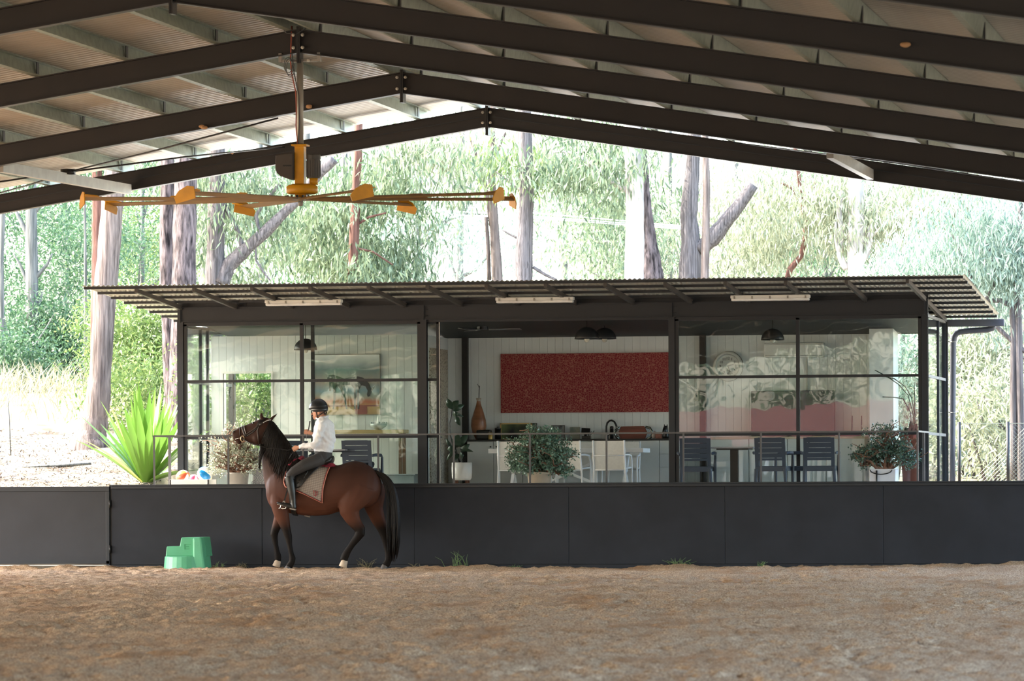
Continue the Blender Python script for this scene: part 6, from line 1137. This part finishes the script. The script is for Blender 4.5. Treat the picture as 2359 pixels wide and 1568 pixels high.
for s in (-1, 1):
    o = 0 if s < 0 else 18
    tubeP(BR, [(850,592,.108,.105,.11*s),(800,618,.102,.098,.2*s),(720,652,.092,.09,.29*s),(645+o,700+o*.4,.074,.07,.345*s),(616+o*2,730+o,.068,.066,.36*s),(622+o*2,765+o,.064,.063,.365*s)])
link('breeches', remesh(BR, 'breeches', .009, 3), mat('charcoal breeches','#33302f',.7,0,.1,12,.15,40), rider, True)
for s in (-1, 1):
    ox, oy = (0,0) if s < 0 else (28,58); k = MB()
    tubeP(k, [(608+ox,738+oy,.072,.07,.365*s),(620+ox,790+oy,.070,.068,.37*s),(634+ox,865+oy,.060,.058,.375*s),(643+ox,925+oy,.045,.046,.375*s),(646+ox,958+oy,.043,.046,.375*s),(648+ox,990+oy,.044,.046,.375*s)], 14)
    tubeP(k, [(658+ox,985+oy,.03,.038,.375*s),(625+ox,972+oy,.042,.044,.375*s),(580+ox,962+oy,.036,.046,.375*s),(540+ox,951+oy,.026,.043,.375*s),(516+ox,944+oy,.014,.028,.375*s)], 14)
    bt = link('boot', remesh(k, 'boot', .008, 2), M_leath, rider, True)
    MB().bar(hp(662+ox,1000+oy,.375*s), hp(618+ox,990+oy,.375*s), .07, .02).bar(hp(600+ox,978+oy,.375*s), hp(520+ox,956+oy,.375*s), .072, .012).build('sole', mat('boot sole','#8d857a',.7), bt, bevel=.003)
he = MB(); hc = hp(796,203)
prof = [(math.cos(t), math.sin(t)) for t in [math.pi/2*k/10 for k in range(11)]]; R = Matrix.Rotation(math.radians(-6),3,'Y'); secs = []
for c_, s_ in prof: secs.append((hc+R@Vector((.004*s_,0,.142*s_)), R@Vector((.146*max(c_,.02),0,0)), Vector((0,.118*max(c_,.02),0))))
he.sections(secs, 28); secs = [(hc+R@Vector((.006,0,0)), R@Vector((.146,0,0)), Vector((0,.118,0))), (hc+R@Vector((.03,0,-.045)), R@Vector((.112,0,0)), Vector((0,.108,0))), (hc+R@Vector((.045,0,-.06)), R@Vector((.09,0,0)), Vector((0,.1,0)))]; he.sections(secs, 28)
hel = he.build('helmet', mat('black helmet','#202428',.32,0,.06,6), rider, True)
MB().sections([(hp(728,214), Vector((.004,0,.004)), Vector((0,.05,0))), (hp(735,207), Vector((.03,0,.005)), Vector((0,.085,0))), (hp(760,206), Vector((.03,0,.008)), Vector((0,.1,0)))], 14).build('peak', mat('helmet peak','#3a3f44',.3), hel, True)
MB().tube([hp(722,212), hp(735,170), hp(765,142), hp(800,133)], .006, 6).build('helmet_band', mat('helmet band','#55595d',.3), hel, True)
MB().tube([hp(782,222,-.078), hp(790,250,-.066), hp(793,275,-.05), hp(788,290,-.0), hp(793,275,.05)], .007, 6).tube([hp(850,232,-.07), hp(820,255,-.075), hp(797,265,-.06)], .007, 6).build('chin_strap', M_black, hel, True); MB().ball(hp(781,225,-.08), .009, 8, 6).build('strap_stud', mat('gold stud','#c9a24a',.3,.7), hel, True)
for s in (-1,1): MB().ball(hp(757,232,.03*s), .011, 10, 6).build('eye', mat('eye white','#d8d2ca',.2), rider, True); MB().ball(hp(754,232,.03*s), .006, 8, 6).build('iris', mat('iris','#2a1d14',.2), rider, True)
MB().tube([hp(852,230,-.06), hp(850,250,-.05), hp(855,250,0), hp(850,250,.05), hp(852,230,.06)], .012, 8).build('hair', mat('dark hair','#3a2c24',.6), rider, True)
wh = empty('riding_whip', hp(705,395,.05), 'thin black riding whip held upright in the raised hand', 'whip')
MB().tube([hp(727,305,.02), hp(722,335,.03), hp(713,372,.045)], [.010,.010,.008], 8).build('grip', M_black, wh, True); MB().tube([hp(713,372,.045), hp(700,420,.05), hp(690,465,.06)], [.006,.005,.003], 6).build('shaft', mat('grey whip','#4d4c4c',.4), wh, True)
